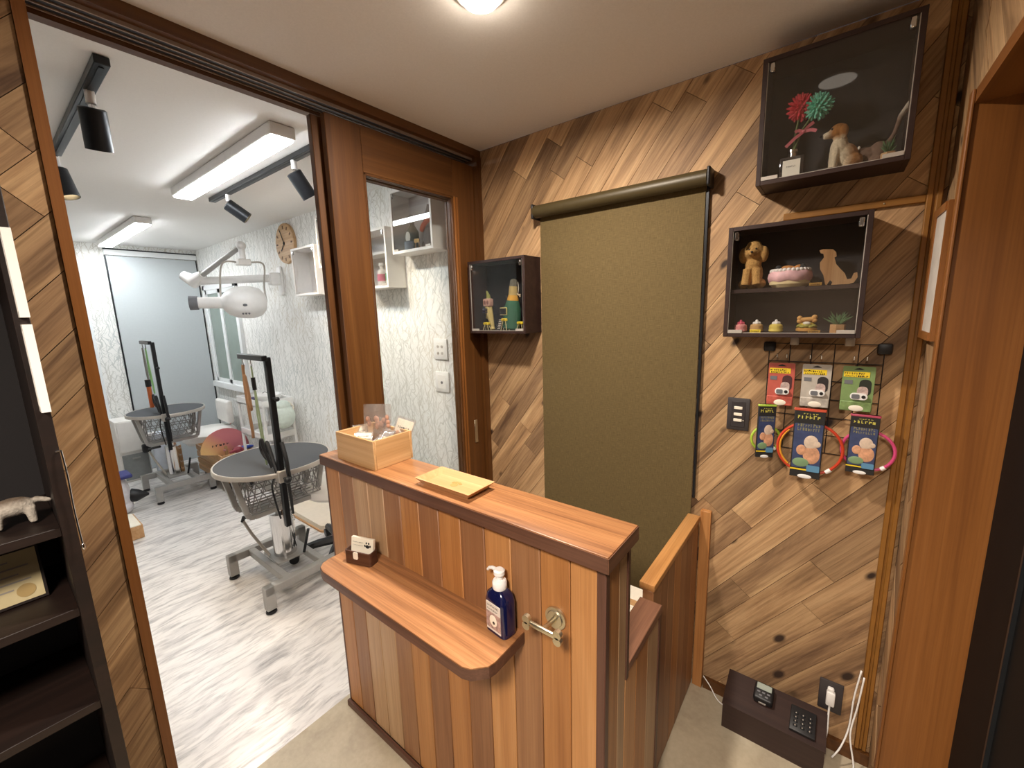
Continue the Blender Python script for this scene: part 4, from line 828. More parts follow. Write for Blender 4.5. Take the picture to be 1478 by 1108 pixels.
b = bmesh.new(); R_ = [[b.verts.new(p) for p in r] for r in (ring(0.085, 0.036, 0), ring(0.104, 0.052, 0.021), ring(0.099, 0.047, 0.021), ring(0.083, 0.034, 0.008))]
b.faces.new(R_[0][::-1]); b.faces.new(R_[3])
for A, B in zip(R_, R_[1:]):
    for i in range(4): b.faces.new((A[i], A[(i+1) % 4], B[(i+1) % 4], B[i]))
q = M(); q.bm.free(); q.bm = b; q.build('dish', M_TRAY, tr, smooth=0)
q = M().cyl((0.004, -0.004, 0.008), (0.004, -0.004, 0.0086), 0.011, None, 18)
for i in range(4): an = 0.7+i*0.55; q.cyl((0.004-0.017*math.cos(an), -0.004+0.017*math.sin(an), 0.008), (0.004-0.017*math.cos(an), -0.004+0.017*math.sin(an), 0.0086), 0.005, None, 12)
q.build('paw_mark', plain('burnt_mark', '#bf8a4e', 0.5), tr)

# on the customer shelf
ch = thing('card_holder', 'small dark walnut holder with business cards on the shelf', 'card holder', (0.292, -0.968, 0.7623), 0.30)
po = rrect(-0.049, 0.049, -0.019, 0.019, 0.008, 4); pi_ = rrect(-0.045, 0.045, -0.015, 0.015, 0.006, 4)
b = bmesh.new(); zt = 0.042
Ao = [b.verts.new((x, y, 0)) for x, y in po]; Bo = [b.verts.new((x, y, zt)) for x, y in po]; Bi = [b.verts.new((x, y, zt)) for x, y in pi_]; Ai = [b.verts.new((x, y, 0.004)) for x, y in pi_]; n = len(po)
b.faces.new(Ao[::-1]); b.faces.new(Ai)
for A, B in ((Ao, Bo), (Bo, Bi), (Bi, Ai)):
    for i in range(n): b.faces.new((A[i], A[(i+1) % n], B[(i+1) % n], B[i]))
q = M(); q.bm.free(); q.bm = b; q.build('tray', wood('holder_walnut', '#3f2519', '#4d2f20', '#5a3a28', 0, 30, 1.0, 0.03), ch, smooth=50)
M().prism(rrect(-0.014, 0.004, 0.018, 0.0418, 0.005, 3), -0.0205, -0.0188, 1).build('finger_notch', M_PAPER, ch, smooth=0)
bc = thing('business_cards', 'stack of cream business cards with a black paw emblem', 'cards', (0.289, -0.962, 0.7668), 0.30); bc.rotation_euler = (-0.16, 0, 0.30)
M().box((-0.042, -0.006, 0), (0.042, 0.004, 0.068), 0.0005).build('card_stack', M_PAPER, bc)
q = M().ell((0.021, -0.0063, 0.044), (0.0075, 0.0004, 0.0055), None, 12)
for dx, dz in ((-0.010, 0.002), (-0.0045, 0.0105), (0.0045, 0.0105), (0.010, 0.002)): q.ell((0.021+dx, -0.0063, 0.044+dz), (0.003, 0.0004, 0.0035), None, 10)
q.build('emblem', M_INK, bc)
q = M(); glyphs(q, -0.036, 0.006, 0.052, 0.003, -0.006, 14); glyphs(q, -0.036, 0.004, 0.043, 0.002, -0.006, 18); q.build('lettering', M_GREYINK, bc, smooth=0)
bt = thing('pump_bottle', 'dark blue pump bottle with a picture label on the shelf end', 'pump bottle', (0.829, -0.935, 0.7623), -0.12)
navy = NT('navy_translucent_plastic'); navy.base(lin('#10143c'), 0.12, 0, 0.6); navy.b.inputs['Coat Weight'].default_value = 0.3
b = bmesh.new(); rings = []
for zz, sx, sy in ((0.0, 0.030, 0.019), (0.004, 0.034, 0.023), (0.085, 0.034, 0.023), (0.102, 0.030, 0.020), (0.113, 0.018, 0.015), (0.117, 0.012, 0.012)):
    rings.append([b.verts.new((x, y, zz)) for x, y in rrect(-sx, sx, -sy, sy, min(sx, sy)*0.55, 4)])
b.faces.new(rings[0][::-1]); b.faces.new(rings[-1])
for A, B in zip(rings, rings[1:]):
    for i in range(len(A)): b.faces.new((A[i], A[(i+1) % len(A)], B[(i+1) % len(A)], B[i]))
q = M(); q.bm.free(); q.bm = b; q.build('bottle', navy.m, bt, smooth=35)
M().lathe([(0.0165, 0.115), (0.0175, 0.118), (0.0175, 0.132), (0.015, 0.136), (0.008, 0.137), (0.008, 0.150), (0.0135, 0.151), (0.0135, 0.160), (0.010, 0.163)], 24).build('pump_head', M_WHITE, bt)
M().tube([(-0.006, 0, 0.157), (-0.022, 0, 0.157), (-0.034, 0, 0.152), (-0.040, 0, 0.145)], [0.005, 0.0046, 0.004, 0.0036], 10).build('spout', M_WHITE, bt)
lb = M().box((-0.024, -0.0242, 0.012), (0.024, -0.0232, 0.084)).build('label', plain('label_cream', '#d8cfc6', 0.5), bt, smooth=0)
M().box((-0.024, -0.0248, 0.018), (0.024, -0.0240, 0.060)).build('label_picture', plain('label_blue_orange', '#a98d86', 0.5, var=0.45, scale=110), lb, smooth=0)
M().ell((0.0, -0.0250, 0.040), (0.013, 0.0006, 0.015)).build('dog_face_print', M_PAPER, lb); M().ell((0.002, -0.0256, 0.036), (0.004, 0.0005, 0.004)).build('dog_nose_print', M_INK, lb)
q = M(); glyphs(q, -0.020, 0.020, 0.074, 0.005, -0.0242, 9); glyphs(q, -0.020, 0.016, 0.065, 0.004, -0.0242, 10); q.build('lettering', M_GREYINK, lb, smooth=0)
# bone-shaped lead hook
hk = thing('bone_hook', 'nickel bone-shaped lead hook on the front of the counter', 'hook', (0.968, YF-0.0005, 0.845))
M().cyl((0, 0, 0), (0, -0.006, 0), 0.026, 0.026, 32).cyl((0, -0.006, 0), (0, -0.009, 0), 0.020, 0.018, 32).build('mount_plate', M_NICKEL, hk)
M().cyl((0, -0.008, 0), (0.004, -0.060, 0.012), 0.006, 0.005, 14).build('stem', M_NICKEL, hk)
M().box((-0.034, -0.067, 0.008), (0.040, -0.059, 0.020), 0.003, 2).cyl((-0.036, -0.068, 0.021), (-0.036, -0.058, 0.021), 0.0095).cyl((-0.036, -0.068, 0.006), (-0.036, -0.058, 0.006), 0.0095).cyl((0.042, -0.068, 0.021), (0.042, -0.058, 0.021), 0.0095).cyl((0.042, -0.068, 0.006), (0.042, -0.058, 0.006), 0.0095).build('bone', M_NICKEL, hk)
# pale box behind the counter, seen through the notch
T = thing('paper_carton', 'pale carton behind the gate glimpsed through the notch', 'carton', (0.93, -0.33, 0)); M().box((-0.07, -0.09, 0), (0.07, 0.09, 0.50), 0.003).build('body', M_PAPER, T); M().box((-0.071, -0.015, 0.02), (0.071, 0.015, 0.501)).build('tape', M_TRAY, T, smooth=0)

# ------------------------------------------------------------------ bookcase at the left
bk = thing('bookcase', 'dark espresso bookcase standing at the left edge', 'bookcase', (0.155, -1.95, 0))
x0, x1, y0, y1 = -0.150, 0.125, -0.42, 0.408
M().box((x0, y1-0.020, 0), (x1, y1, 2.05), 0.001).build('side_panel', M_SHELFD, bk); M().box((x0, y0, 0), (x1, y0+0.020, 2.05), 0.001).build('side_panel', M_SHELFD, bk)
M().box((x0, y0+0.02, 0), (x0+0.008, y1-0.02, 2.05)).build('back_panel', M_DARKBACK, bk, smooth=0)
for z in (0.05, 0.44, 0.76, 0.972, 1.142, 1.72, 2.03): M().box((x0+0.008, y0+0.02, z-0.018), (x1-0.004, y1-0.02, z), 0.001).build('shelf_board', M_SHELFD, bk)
for lb, za, zb_ in (('upper white box frame on the bookcase side', 1.535, 1.682), ('lower white box frame on the bookcase side', 1.368, 1.523)):
    T = thing('box_frame', lb, 'frame', (0.2806, -1.549, za), 0, 'white box frames'); h = zb_-za
    M().box((0, -0.006, 0), (0.030, 0.006, 0.010)).box((0, -0.006, h-0.010), (0.030, 0.006, h)).box((0, -0.006, 0.010), (0.008, 0.006, h-0.010)).box((0.022, -0.006, 0.010), (0.030, 0.006, h-0.010)).build('rim', M_WHITEB, T)
    M().box((0.008, -0.003, 0.010), (0.022, 0.004, h-0.010)).build('print', M_GREYP, T, smooth=0)
ce = thing('certificate', 'cream certificate with a round seal leaning on the dark shelf', 'certificate', (0.17, -1.655, 0.9735)); ce.rotation_euler = (0, -0.22, 0)
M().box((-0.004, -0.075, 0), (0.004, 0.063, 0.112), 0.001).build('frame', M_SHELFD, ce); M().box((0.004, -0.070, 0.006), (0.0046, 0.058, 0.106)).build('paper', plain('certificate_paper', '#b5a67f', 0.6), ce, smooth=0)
q = M()
for i, (a, b_) in enumerate(((-0.03, 0.02), (-0.06, 0.045), (-0.05, 0.03), (-0.06, 0.045), (-0.06, 0.02))): q.box((0.0045, a, 0.088-i*0.014), (0.0050, b_, 0.091-i*0.014))
q.build('text_lines', M_GREYINK, ce, smooth=0); M().cyl((0.0045, 0.035, 0.026), (0.0054, 0.035, 0.026), 0.013, None, 24).build('seal', plain('seal_brown', '#9a8253', 0.5), ce)
T = thing('dog_figurine', 'small grey and white dog figurine on the dark bookcase shelf', 'figurine', (0.20, -1.612, 1.1425), 0.0, 'bookcase ornaments')
blob('body', [('e', (0, 0, 0.040), (0.018, 0.030, 0.018)), ('t', [(0.008, -0.02, 0.035), (0.009, -0.022, 0.004)], [0.008, 0.006]), ('t', [(-0.008, -0.02, 0.035), (-0.009, -0.022, 0.004)], [0.008, 0.006]), ('t', [(0.008, 0.02, 0.035), (0.009, 0.022, 0.004)], [0.009, 0.006]), ('t', [(-0.008, 0.02, 0.035), (-0.009, 0.022, 0.004)], [0.009, 0.006]), ('e', (0.004, -0.036, 0.058), (0.014, 0.015, 0.014)), ('t', [(0, 0.028, 0.046), (0, 0.042, 0.040), (0, 0.050, 0.036)], [0.006, 0.005, 0.004])], fur('grey_white_coat', '#b9b0a4', [(2, 0.045, 0.055, '#6b5d50')]), T, 0.0026)
[M().ell((x, -0.030, 0.072), (0.004, 0.003, 0.007)).build('ear', M_GREYP, T) for x in (0.012, -0.004)]
T = thing('leafy_plant', 'green leafy plant in a white pot on the bookcase', 'plant', (0.17, -1.735, 1.1425)); M().lathe([(0.018, 0), (0.026, 0.045), (0.022, 0.045), (0.018, 0.01)], 18).build('pot', M_WHITE, T)
q = M(); rn = random.Random(4)
for i in range(14):
    th = rn.uniform(0, 2*PI); rr = rn.uniform(0.03, 0.075); zz = 0.05+rn.uniform(0.02, 0.10); c = Vector((rr*math.cos(th), rr*math.sin(th), zz))
    q.tube([(0, 0, 0.04), (c.x*0.5, c.y*0.5, zz), tuple(c), (c.x*1.35, c.y*1.35, zz-0.012)], [0.0015, 0.004, 0.010, 0.001], 6)
q.build('leaves', plain('leaf_green', '#3f7a3c', 0.5, var=0.25), T)
ch_ = thing('bead_chain', 'thin silver bead chain hanging at the bookcase edge', 'chain', (0.286, -1.5405, 1.10))
M().tube(smooth([(0, 0, 0.19), (0.002, 0.001, 0.14), (0, 0, 0.07), (0.002, 0.001, 0.0)]), 0.0013, 6).build('chain', M_CHROME, ch_); M().ell((0.002, 0.001, -0.004), (0.003, 0.003, 0.007)).build('drop', M_CHROME, ch_); M().cyl((-0.006, -0.006, 0.188), (0.0, 0, 0.19), 0.0016).build('peg', M_CHROME, ch_)

# ------------------------------------------------------------------ grooming room
M_WIRE = plain('grey_basket_wire', '#8d8a88', 0.45, 0.2)
def grooming_table():
    T = thing('grooming_table', 'round grooming table nearest the counter with a black overhead arm', 'grooming table', (-1.07, -0.66, 0), 0, 'round grooming tables')
    H = 0.74
    M().lathe([(0.283, H-0.004), (0.286, H), (0.001, H+0.0008)], 56).build('rubber_mat', M_RUBBER, T)
    M().lathe([(0.285, H-0.026), (0.295, H-0.023), (0.2955, H-0.003), (0.292, H+0.002), (0.286, H+0.0012), (0.284, H-0.006), (0.02, H-0.008), (0.02, H-0.028)], 56).build('rim', M_ALU, T)
    for sx in (-1, 1):
        x = sx*0.25
        f = M().box((x-0.022, -0.225, 0.105), (x+0.022, 0.225, 0.150), 0.003).build('foot_bar', M_STEEL, T)
        for sy in (-1, 1):
            l = M().box((x-0.022, sy*0.203-0.024, 0.022), (x+0.022, sy*0.203+0.024, 0.150), 0.003).build('leg', M_STEEL, T)
            M().lathe([(0.022, 0.0), (0.027, 0.004), (0.025, 0.014), (0.008, 0.016), (0.008, 0.024)], 18, Matrix.Translation((x, sy*0.203, 0))).build('foot_pad', M_BLACK, l)
    for y in (-0.10, 0.10): M().box((-0.23, y-0.018, 0.108), (0.23, y+0.018, 0.148), 0.003).build('cross_bar', M_STEEL, T)
    M().box((-0.10, -0.085, 0.150), (0.10, 0.085, 0.160), 0.002).build('base_plate', M_STEEL, T)
    M().cyl((0, 0, 0.158), (0, 0, 0.415), 0.062, 0.062, 36).build('pump_cylinder', M_CHROME, T)
    M().cyl((0, 0, 0.41), (0, 0, 0.47), 0.030, 0.030, 24).build('piston', M_CHROME, T)
    for sx in (-1, 1):
        pts = [(sx*0.085, -0.238, 0.713), (sx*0.075, -0.195, 0.50), (sx*0.075, -0.185, 0.476), (sx*0.075, -0.160, 0.470), (sx*0.075, 0.160, 0.470), (sx*0.075, 0.185, 0.476), (sx*0.075, 0.195, 0.50), (sx*0.085, 0.238, 0.713)]
        q = M()
        for u, v in zip(pts, pts[1:]): q.bar(u, v, 0.026, 0.022, 0.002, (1, 0, 0))
        q.build('bracket_arm', M_STEEL, T)
    M().box((-0.075, -0.15, 0.462), (0.075, 0.15, 0.480), 0.003).build('bracket_plate', M_STEEL, T)
    q = M(); bx_, by_ = 0.125, 0.185
    for sg in (-1, 1):
        for i in range(7):
            t = -by_+i*by_*2/6
            for dy in (-1, 1): q.tube([(sg*bx_, max(-by_, min(by_, t+dy*0.045)), 0.515), (sg*bx_, max(-by_, min(by_, t-dy*0.045)), 0.700)], 0.0026, 5)
        for i in range(5):
            t = -bx_+i*bx_*2/4
            for dy in (-1, 1): q.tube([(max(-bx_, min(bx_, t+dy*0.04)), sg*by_, 0.515), (max(-bx_, min(bx_, t-dy*0.04)), sg*by_, 0.700)], 0.0026, 5)
    for z in (0.512, 0.575, 0.640, 0.704): q.tube([(bx_, -by_, z), (bx_, by_, z), (-bx_, by_, z), (-bx_, -by_, z)], 0.0034, 5, True)
    for i in range(7): q.tube([(-bx_+i*bx_/3, -by_, 0.512), (-bx_+i*bx_/3, by_, 0.512)], 0.0026, 5)
    tag(q.build('wire_basket', M_WIRE, T), kind='stuff')
    M().tube([(-0.02, -0.08, 0.165), (-0.10, -0.13, 0.30), (-0.135, -0.155, 0.385)], 0.008, 8).build('pump_lever', M_ALU, T)
    M().tube([(-0.135, -0.155, 0.375), (-0.13, -0.15, 0.40), (-0.02, -0.09, 0.425)], 0.011, 8).build('lever_grip', M_BLACK, T)
    M().tube([(0.10, 0.06, 0.16), (0.12, 0.09, 0.30)], 0.008, 8).build('release_lever', M_BLACKM, T)
    px, py = 0.27, -0.075
    M().box((px-0.014, py-0.014, 0.44), (px+0.014, py+0.014, 1.335), 0.003).build('arm_post', M_BLACKM, T)
    ar = M().box((px-0.285, py-0.032, 1.318), (px+0.022, py-0.006, 1.345), 0.003).build('arm', M_BLACKM, T)
    for x in (px-0.255, px-0.15):
        M().tube([(x, py-0.019, 1.319), (x, py-0.019, 1.300), (x+0.008, py-0.019, 1.288), (x, py-0.019, 1.278), (x-0.006, py-0.019, 1.286)], 0.003, 6).build('hook', M_CHROME, ar)
    M().box((px-0.025, py-0.025, H-0.052), (px+0.025, py+0.03, H+0.012), 0.004).build('clamp', M_ALU, T)
    M().cyl((px+0.02, py, H-0.03), (px+0.055, py, H-0.03), 0.006).ell((px+0.062, py, H-0.03), 0.018).build('clamp_knob', M_BLACK, T)
    M().cyl((px+0.012, py, 1.13), (px+0.055, py, 1.13), 0.006).ell((px+0.058, py, 1.13), (0.014, 0.012, 0.012)).build('height_knob', M_BLACK, T)
    M().tube(smooth([(px-0.05, py-0.02, 0.76), (px-0.10, py-0.03, 0.86), (px-0.12, py-0.03, 0.90), (px-0.13, py-0.03, 0.84), (px-0.09, py-0.02, 0.80), (px-0.08, py-0.02, 0.89), (px-0.03, py-0.02, 0.80), (px, py-0.02, 0.74)]), 0.010, 8).build('belly_strap', M_BLACK, T)
    M().tube(smooth([(px+0.02, py+0.01, 0.90), (px+0.05, py+0.01, 0.82), (px+0.055, py+0.01, 0.76), (px+0.04, py+0.02, 0.70)]), 0.011, 8).build('coiled_strap', M_BLACK, T)
    M().tube(smooth([(px-0.03, py-0.02, 0.72), (px-0.06, py-0.03, 0.66), (px-0.045, py-0.03, 0.58), (px-0.03, py-0.02, 0.48)]), 0.005, 6).build('lead', M_BLACK, T)
    M().tube([(px+0.04, py+0.01, 0.71), (px+0.05, py+0.01, 0.60), (px+0.052, py+0.01, 0.52)], [0.009, 0.008, 0.006], 8).build('clip_strap', M_BLACK, T)
    M().tube([(px+0.052+0.012*math.cos(i*PI/5), py+0.01, 0.497+0.012*math.sin(i*PI/5)) for i in range(10)], 0.0025, 6, True).build('ring', M_CHROME, T)
    return T
g1 = grooming_table()
g2 = copy_tree(g1); g2.location = (-3.24, -0.645, 0.0); g2.scale = (0.94, 0.94, 1.02); g2['label'] = 'round grooming table farther off beside the pale grey door'
def leash(name, label, base, pts, r, mat, tip=None):
    T = thing(name, label, 'leash', base, 0, 'leashes on the grooming arms'); M().tube(smooth(pts), r, 6).build('cord', mat, T)
    if tip: M().cyl(tip[0], tip[1], tip[2]).build('slider', tip[3], T)
TAN = plain('tan_leather', '#a98262', 0.7); GREEN = plain('pale_green_cord', '#9fb08a', 0.6); ORANGE = plain('orange_strap', '#c9652f', 0.6); LIME = plain('lime_cord', '#8fc07a', 0.6)
b1 = Vector(g1.location)+Vector((0.015, -0.094, 1.286)); b2 = Vector(g1.location)+Vector((0.12, -0.094, 1.286))
leash('hanging_leash', 'tan leather loop leash hanging from the nearest table arm', b1, [(0, 0, 0), (-0.006, 0, -0.05), (0.012, 0, -0.14), (0.030, 0, -0.24), (0.022, 0, -0.14), (0.004, 0, -0.06), (-0.012, 0, -0.10), (-0.006, 0, -0.24), (0.006, 0, -0.36), (0.004, 0, -0.40)], 0.008, TAN)
leash('hanging_leash', 'pale green cord leash hanging from the nearest table arm', b2, [(0, 0, 0), (0.002, 0, -0.06), (0.004, 0, -0.12), (-0.004, 0, -0.24), (0.006, 0, -0.36), (0.024, 0, -0.50), (0.030, 0, -0.52), (0.034, 0, -0.44), (0.026, 0, -0.30), (0.012, 0, -0.13)], 0.0042, GREEN, ((0.003, 0, -0.06), (0.006, 0, -0.125), 0.010, M_BLACK))
b1 = Vector(g2.location)+Vector((0.014, -0.09, 1.286*1.02)); b2 = Vector(g2.location)+Vector((0.112, -0.09, 1.286*1.02))
leash('hanging_leash', 'grey and orange strap leash hanging from the farther table arm', b1, [(0, 0, 0), (-0.01, 0, -0.10), (-0.006, 0, -0.22), (0.02, 0, -0.27), (0.02, 0, -0.14), (0.01, 0, -0.02)], 0.006, plain('grey_strap', '#9a9893', 0.7))
leash('hanging_leash', 'orange strap with black buckle on the farther table arm', b1+Vector((0.03, -0.01, -0.27)), [(0, 0, 0), (0.003, 0, -0.10), (0.004, 0, -0.24)], 0.016, ORANGE, ((0, 0, 0.0), (0.002, 0, -0.06), 0.020, M_BLACK))
leash('hanging_leash', 'lime green cord leash hanging from the farther table arm', b2, [(0, 0, 0), (0.012, 0, -0.10), (0.035, 0, -0.24), (0.045, 0, -0.38), (0.02, 0, -0.30), (-0.012, 0, -0.20), (0.0, 0, -0.02)], 0.005, LIME)

# wall dryer on a jointed arm
dr = thing('wall_dryer', 'white pet dryer hung from a jointed arm on the tree wallpaper', 'dryer', (-2.24, YG-0.001, 1.72)); D0 = Vector(dr.location)
def dl(v): return Vector(v)-D0
M().box((-0.035, -0.022, -0.01), (0.035, 0, 0.22), 0.010, 3).build('wall_plate', M_WHITE, dr)
M().box((-0.035, -0.10, 0.07), (0.035, -0.02, 0.17), 0.012, 3).build('pivot', M_WHITE, dr)
J = Vector((-2.69, -0.45, 1.835)); A0 = Vector((-2.24, -0.06, 1.845)); U = Vector((-2.22, -0.25, 2.075))
M().tube([dl(A0), dl(J)], 0.030, 16).build('lower_arm', M_WHITE, dr)
M().tube([dl(J+Vector((-0.06, -0.05, 0.05))), dl(J), dl(J+(U-J)*0.2)], [0.035, 0.055, 0.032], 16).build('elbow', M_WHITE, dr)
M().tube([dl(J+(U-J)*0.15), dl(U)], 0.020, 14).build('upper_arm', M_STEEL, dr)
M().ell(dl(U), 0.034).tube([dl(U), dl(U-Vector((0, 0, 0.11)))], 0.022, 12).build('swivel', M_WHITE, dr)
Bc = Vector((-2.29, -0.25, 1.655)); rv = Vector((0.36, 0.93, 0)).normalized()
M().box(tuple(dl(U-Vector((0.04, 0.045, 0.145)))), tuple(dl(U-Vector((-0.04, -0.045, 0.10)))), 0.006).build('yoke_block', M_WHITEB, dr)
for sg in (-1, 1): M().tube(smooth([dl(U-Vector((0, 0, 0.13))), dl(U-Vector((0, 0, 0.13))+rv*sg*0.13), dl(Bc+rv*sg*0.145+Vector((0, 0, 0.12))), dl(Bc+rv*sg*0.15)]), 0.007, 8).build('yoke_rod', M_ALU, dr)
mt = rv.to_track_quat('Z', 'Y').to_matrix().to_4x4(); mt.translation = dl(Bc)
M().lathe([(0.002, 0.155), (0.06, 0.145), (0.105, 0.11), (0.125, 0.05), (0.125, 0.0), (0.116, -0.06), (0.094, -0.11), (0.060, -0.14), (0.044, -0.15), (0.042, -0.30), (0.0, -0.30)], 32, mt).build('dryer_body', M_WHITE, dr)
M().lathe([(0.040, -0.298), (0.050, -0.296), (0.052, -0.35), (0.042, -0.352), (0.001, -0.35)], 28, mt).build('nozzle', M_GREYP, dr)
vd = (CAM-Bc).normalized()
for off in (-0.02, 0.0, 0.02): M().ell(dl(Bc+vd*0.10+rv*off-Vector((0, 0, 0.085))), 0.007).build('button', M_GREYP, dr)
M().ell(dl(Bc+vd*0.118-Vector((0, 0, 0.02))), (0.016, 0.016, 0.010)).build('control_dial', M_GREYP, dr)

# clock
a = ony(413, 345, YG); ck = thing('wall_clock', 'round wooden wall clock on the tree wallpaper', 'clock', (-2.07, YG-0.001, 2.10))
mt = Matrix.Rotation(PI/2, 4, 'X')
M().lathe([(0.150, 0.0), (0.153, 0.006), (0.150, 0.022), (0.140, 0.024), (0.001, 0.024)], 48, mt).build('face', wood('clock_wood', '#b78f62', '#c8a276', '#d3b088', 0, 18, 1.0, 0.02), ck)
for i in range(12): an = i*PI/6; M().box((-0.006, -0.0262, 0.108), (0.006, -0.0238, 0.132)).build('numeral', plain('clock_brown_%d' % i, '#6e4c30', 0.6), ck).rotation_euler = (0, an, 0)
for an, ln, nm in ((-2.35, 0.075, 'hour_hand'), (-0.45, 0.11, 'minute_hand')): M().box((-0.004, -0.029, -0.015), (0.004, -0.027, ln)).build(nm, M_INK, ck).rotation_euler = (0, an, 0)
M().cyl((0, -0.024, 0), (0, -0.032, 0), 0.007).build('hub', M_INK, ck)

# white cube shelves
WBK = plain('white_cube_back', '#d9cfc8', 0.6, var=0.02)
cubes = [('lower-left white cube shelf beside the clock', -1.764, -1.432, 1.68, 2.012, None), ('white cube shelf half hidden behind the sliding door stile', -1.385, -1.05, 1.85, 2.184, None),
         ('white cube shelf with toy bottles seen through the door glass', -0.975, -0.641, 1.68, 2.016, 0.20), ('upper white cube shelf with a grey and orange toy through the glass', -0.582, -0.250, 1.853, 2.184, None)]
for lb, a, b_, c, d, s_ in cubes: case(lb, a, b_, c, d, 0.13, YG, M_WHITEB, WBK, 'cube_shelf', 'white cube shelves on the tree wallpaper', 0.014, s_)
yy = YG-0.07
T = thing('toy_bottle', 'dark green toy bottle in the upper white cube', 'toy', (-0.475, yy, 1.8675)); M().lathe([(0.030, 0), (0.034, 0.01), (0.034, 0.10), (0.016, 0.13), (0.012, 0.135), (0.012, 0.17), (0.014, 0.172), (0.014, 0.185)], 20).build('bottle', plain('bottle_green_grey', '#4d5748', 0.6), T); M().ell((0, -0.034, 0.07), (0.020, 0.003, 0.028)).build('label', M_PAPER, T); M().lathe([(0.040, 0), (0.042, 0.05), (0.036, 0.055)], 20, Matrix.Translation((-0.008, -0.008, 0.0)) @ Matrix.Scale(0.9, 4)).build('sleeve', plain('sleeve_grey', '#8d949a', 0.7), T)
T = thing('rabbit_toy', 'grey plush toy with orange scarf in the upper white cube', 'toy', (-0.335, yy, 1.8675)); blob('body', [('e', (0, 0, 0.06), (0.042, 0.034, 0.060)), ('e', (0, 0, 0.15), (0.034, 0.032, 0.040)), ('t', [(0.0, 0, 0.17), (0.006, 0, 0.22)], [0.02, 0.012]), ('e', (-0.03, -0.01, 0.02), (0.02, 0.02, 0.018)), ('e', (0.03, -0.01, 0.02), (0.02, 0.02, 0.018))], fur('grey_plush', '#8f8580', []), T, 0.004)
M().tube(smooth([(-0.036, -0.02, 0.095), (0.0, -0.042, 0.11), (0.036, -0.022, 0.15), (0.040, 0.0, 0.16)]), 0.013, 8).build('scarf', plain('scarf_orange', '#d8562f', 0.8), T)
T = thing('sign_easel', 'little wooden easel in the upper white cube', 'easel', (-0.418, yy-0.02, 1.8675))
for s in (-1, 1): M().bar((s*0.018, 0, 0), (s*0.010, 0, 0.05), 0.004, 0.004).build('leg', M_TRAY, T)
M().box((-0.02, -0.004, 0.036), (0.02, 0.0, 0.056)).build('board', GOLD, T)
for lb, x, c1 in (('pink-labelled toy bottle in the glass-seen white cube', -0.78, '#cf6f86'), ('green-labelled toy bottle in the glass-seen white cube', -0.70, '#4fa569')):
    T = thing('toy_jar', lb, 'toy', (x, yy, 1.6945), 0, 'toy bottles in the white cube'); M().lathe([(0.024, 0), (0.028, 0.004), (0.028, 0.085), (0.012, 0.10), (0.012, 0.12)], 20).build('jar', plain('jar_'+c1[1:], '#dcd6d0', 0.3), T); M().lathe([(0.0285, 0.030), (0.0288, 0.031), (0.0288, 0.070), (0.0285, 0.071)], 20).build('label', plain('jarlabel_'+c1[1:], c1, 0.5), T); M().lathe([(0.014, 0.118), (0.018, 0.122), (0.018, 0.135), (0.01, 0.137)], 16).build('cap', M_WHITE, T)
T = thing('leash_bundle', 'bundle of pink and tan cords in the lower-left white cube', 'cords', (-1.50, yy, 1.6945))
for i, c1 in enumerate(('#c98a8f', '#c2a37e', '#b7a9a6')): M().tube(smooth([(-0.03+i*0.02, 0, 0.28), (-0.02+i*0.02, -0.02, 0.18), (i*0.02, 0, 0.04), (0.02+i*0.01, 0.0, 0.15), (0.01+i*0.02, 0, 0.28)]), 0.004, 6).build('cord', plain('cord_'+c1[1:], c1, 0.7), T)
M().cyl((-0.05, 0, 0.28), (0.06, 0, 0.28), 0.005).build('rod', M_CHROME, T)

# white trolley with pad, bowl and hanging bag
tl = thing('trolley', 'white three-tier salon trolley by the tree wallpaper', 'trolley', (-2.48, -0.13, 0))
for sx in (-1, 1):
    for sy in (-1, 1):
        M().cyl((sx*0.25, sy*0.115, 0.06), (sx*0.25, sy*0.115, 0.84), 0.012, None, 12).build('leg', M_WHITE, tl); M().ell((sx*0.25, sy*0.115, 0.03), (0.030, 0.014, 0.030)).build('caster', M_BLACK, tl)
for z in (0.24, 0.52, 0.80):
    M().box((-0.26, -0.125, z), (0.26, 0.125, z+0.012), 0.003).box((-0.26, -0.125, z), (0.26, -0.115, z+0.06), 0.003).box((-0.26, 0.115, z), (0.26, 0.125, z+0.06), 0.003).box((-0.26, -0.115, z), (-0.25, 0.115, z+0.06)).box((0.25, -0.115, z), (0.26, 0.115, z+0.06)).build('tray', M_WHITE, tl)
T = thing('wash_basin', 'white round basin on top of the trolley', 'basin', (-2.40, -0.13, 0.8125)); M().lathe([(0.06, 0), (0.11, 0.06), (0.115, 0.075), (0.105, 0.075), (0.06, 0.01)], 28, Matrix.Diagonal((1, 0.9, 1, 1))).build('bowl', M_WHITE, T); M().tube([(-0.10, 0, 0.075), (0.0, -0.02, 0.10), (0.10, 0, 0.075)], 0.004, 6).build('handle', M_STEEL, T)
T = thing('pad', 'dark purple pad lying on the left of the trolley', 'pad', (-2.64, -0.13, 0.8125)); M().box((-0.06, -0.08, 0), (0.06, 0.08, 0.022), 0.006, 2).build('pad', plain('purple_pad', '#3f3558', 0.6), T); M().box((-0.05, -0.082, 0.006), (0.05, -0.079, 0.012)).build('piping', M_WHITE, T)
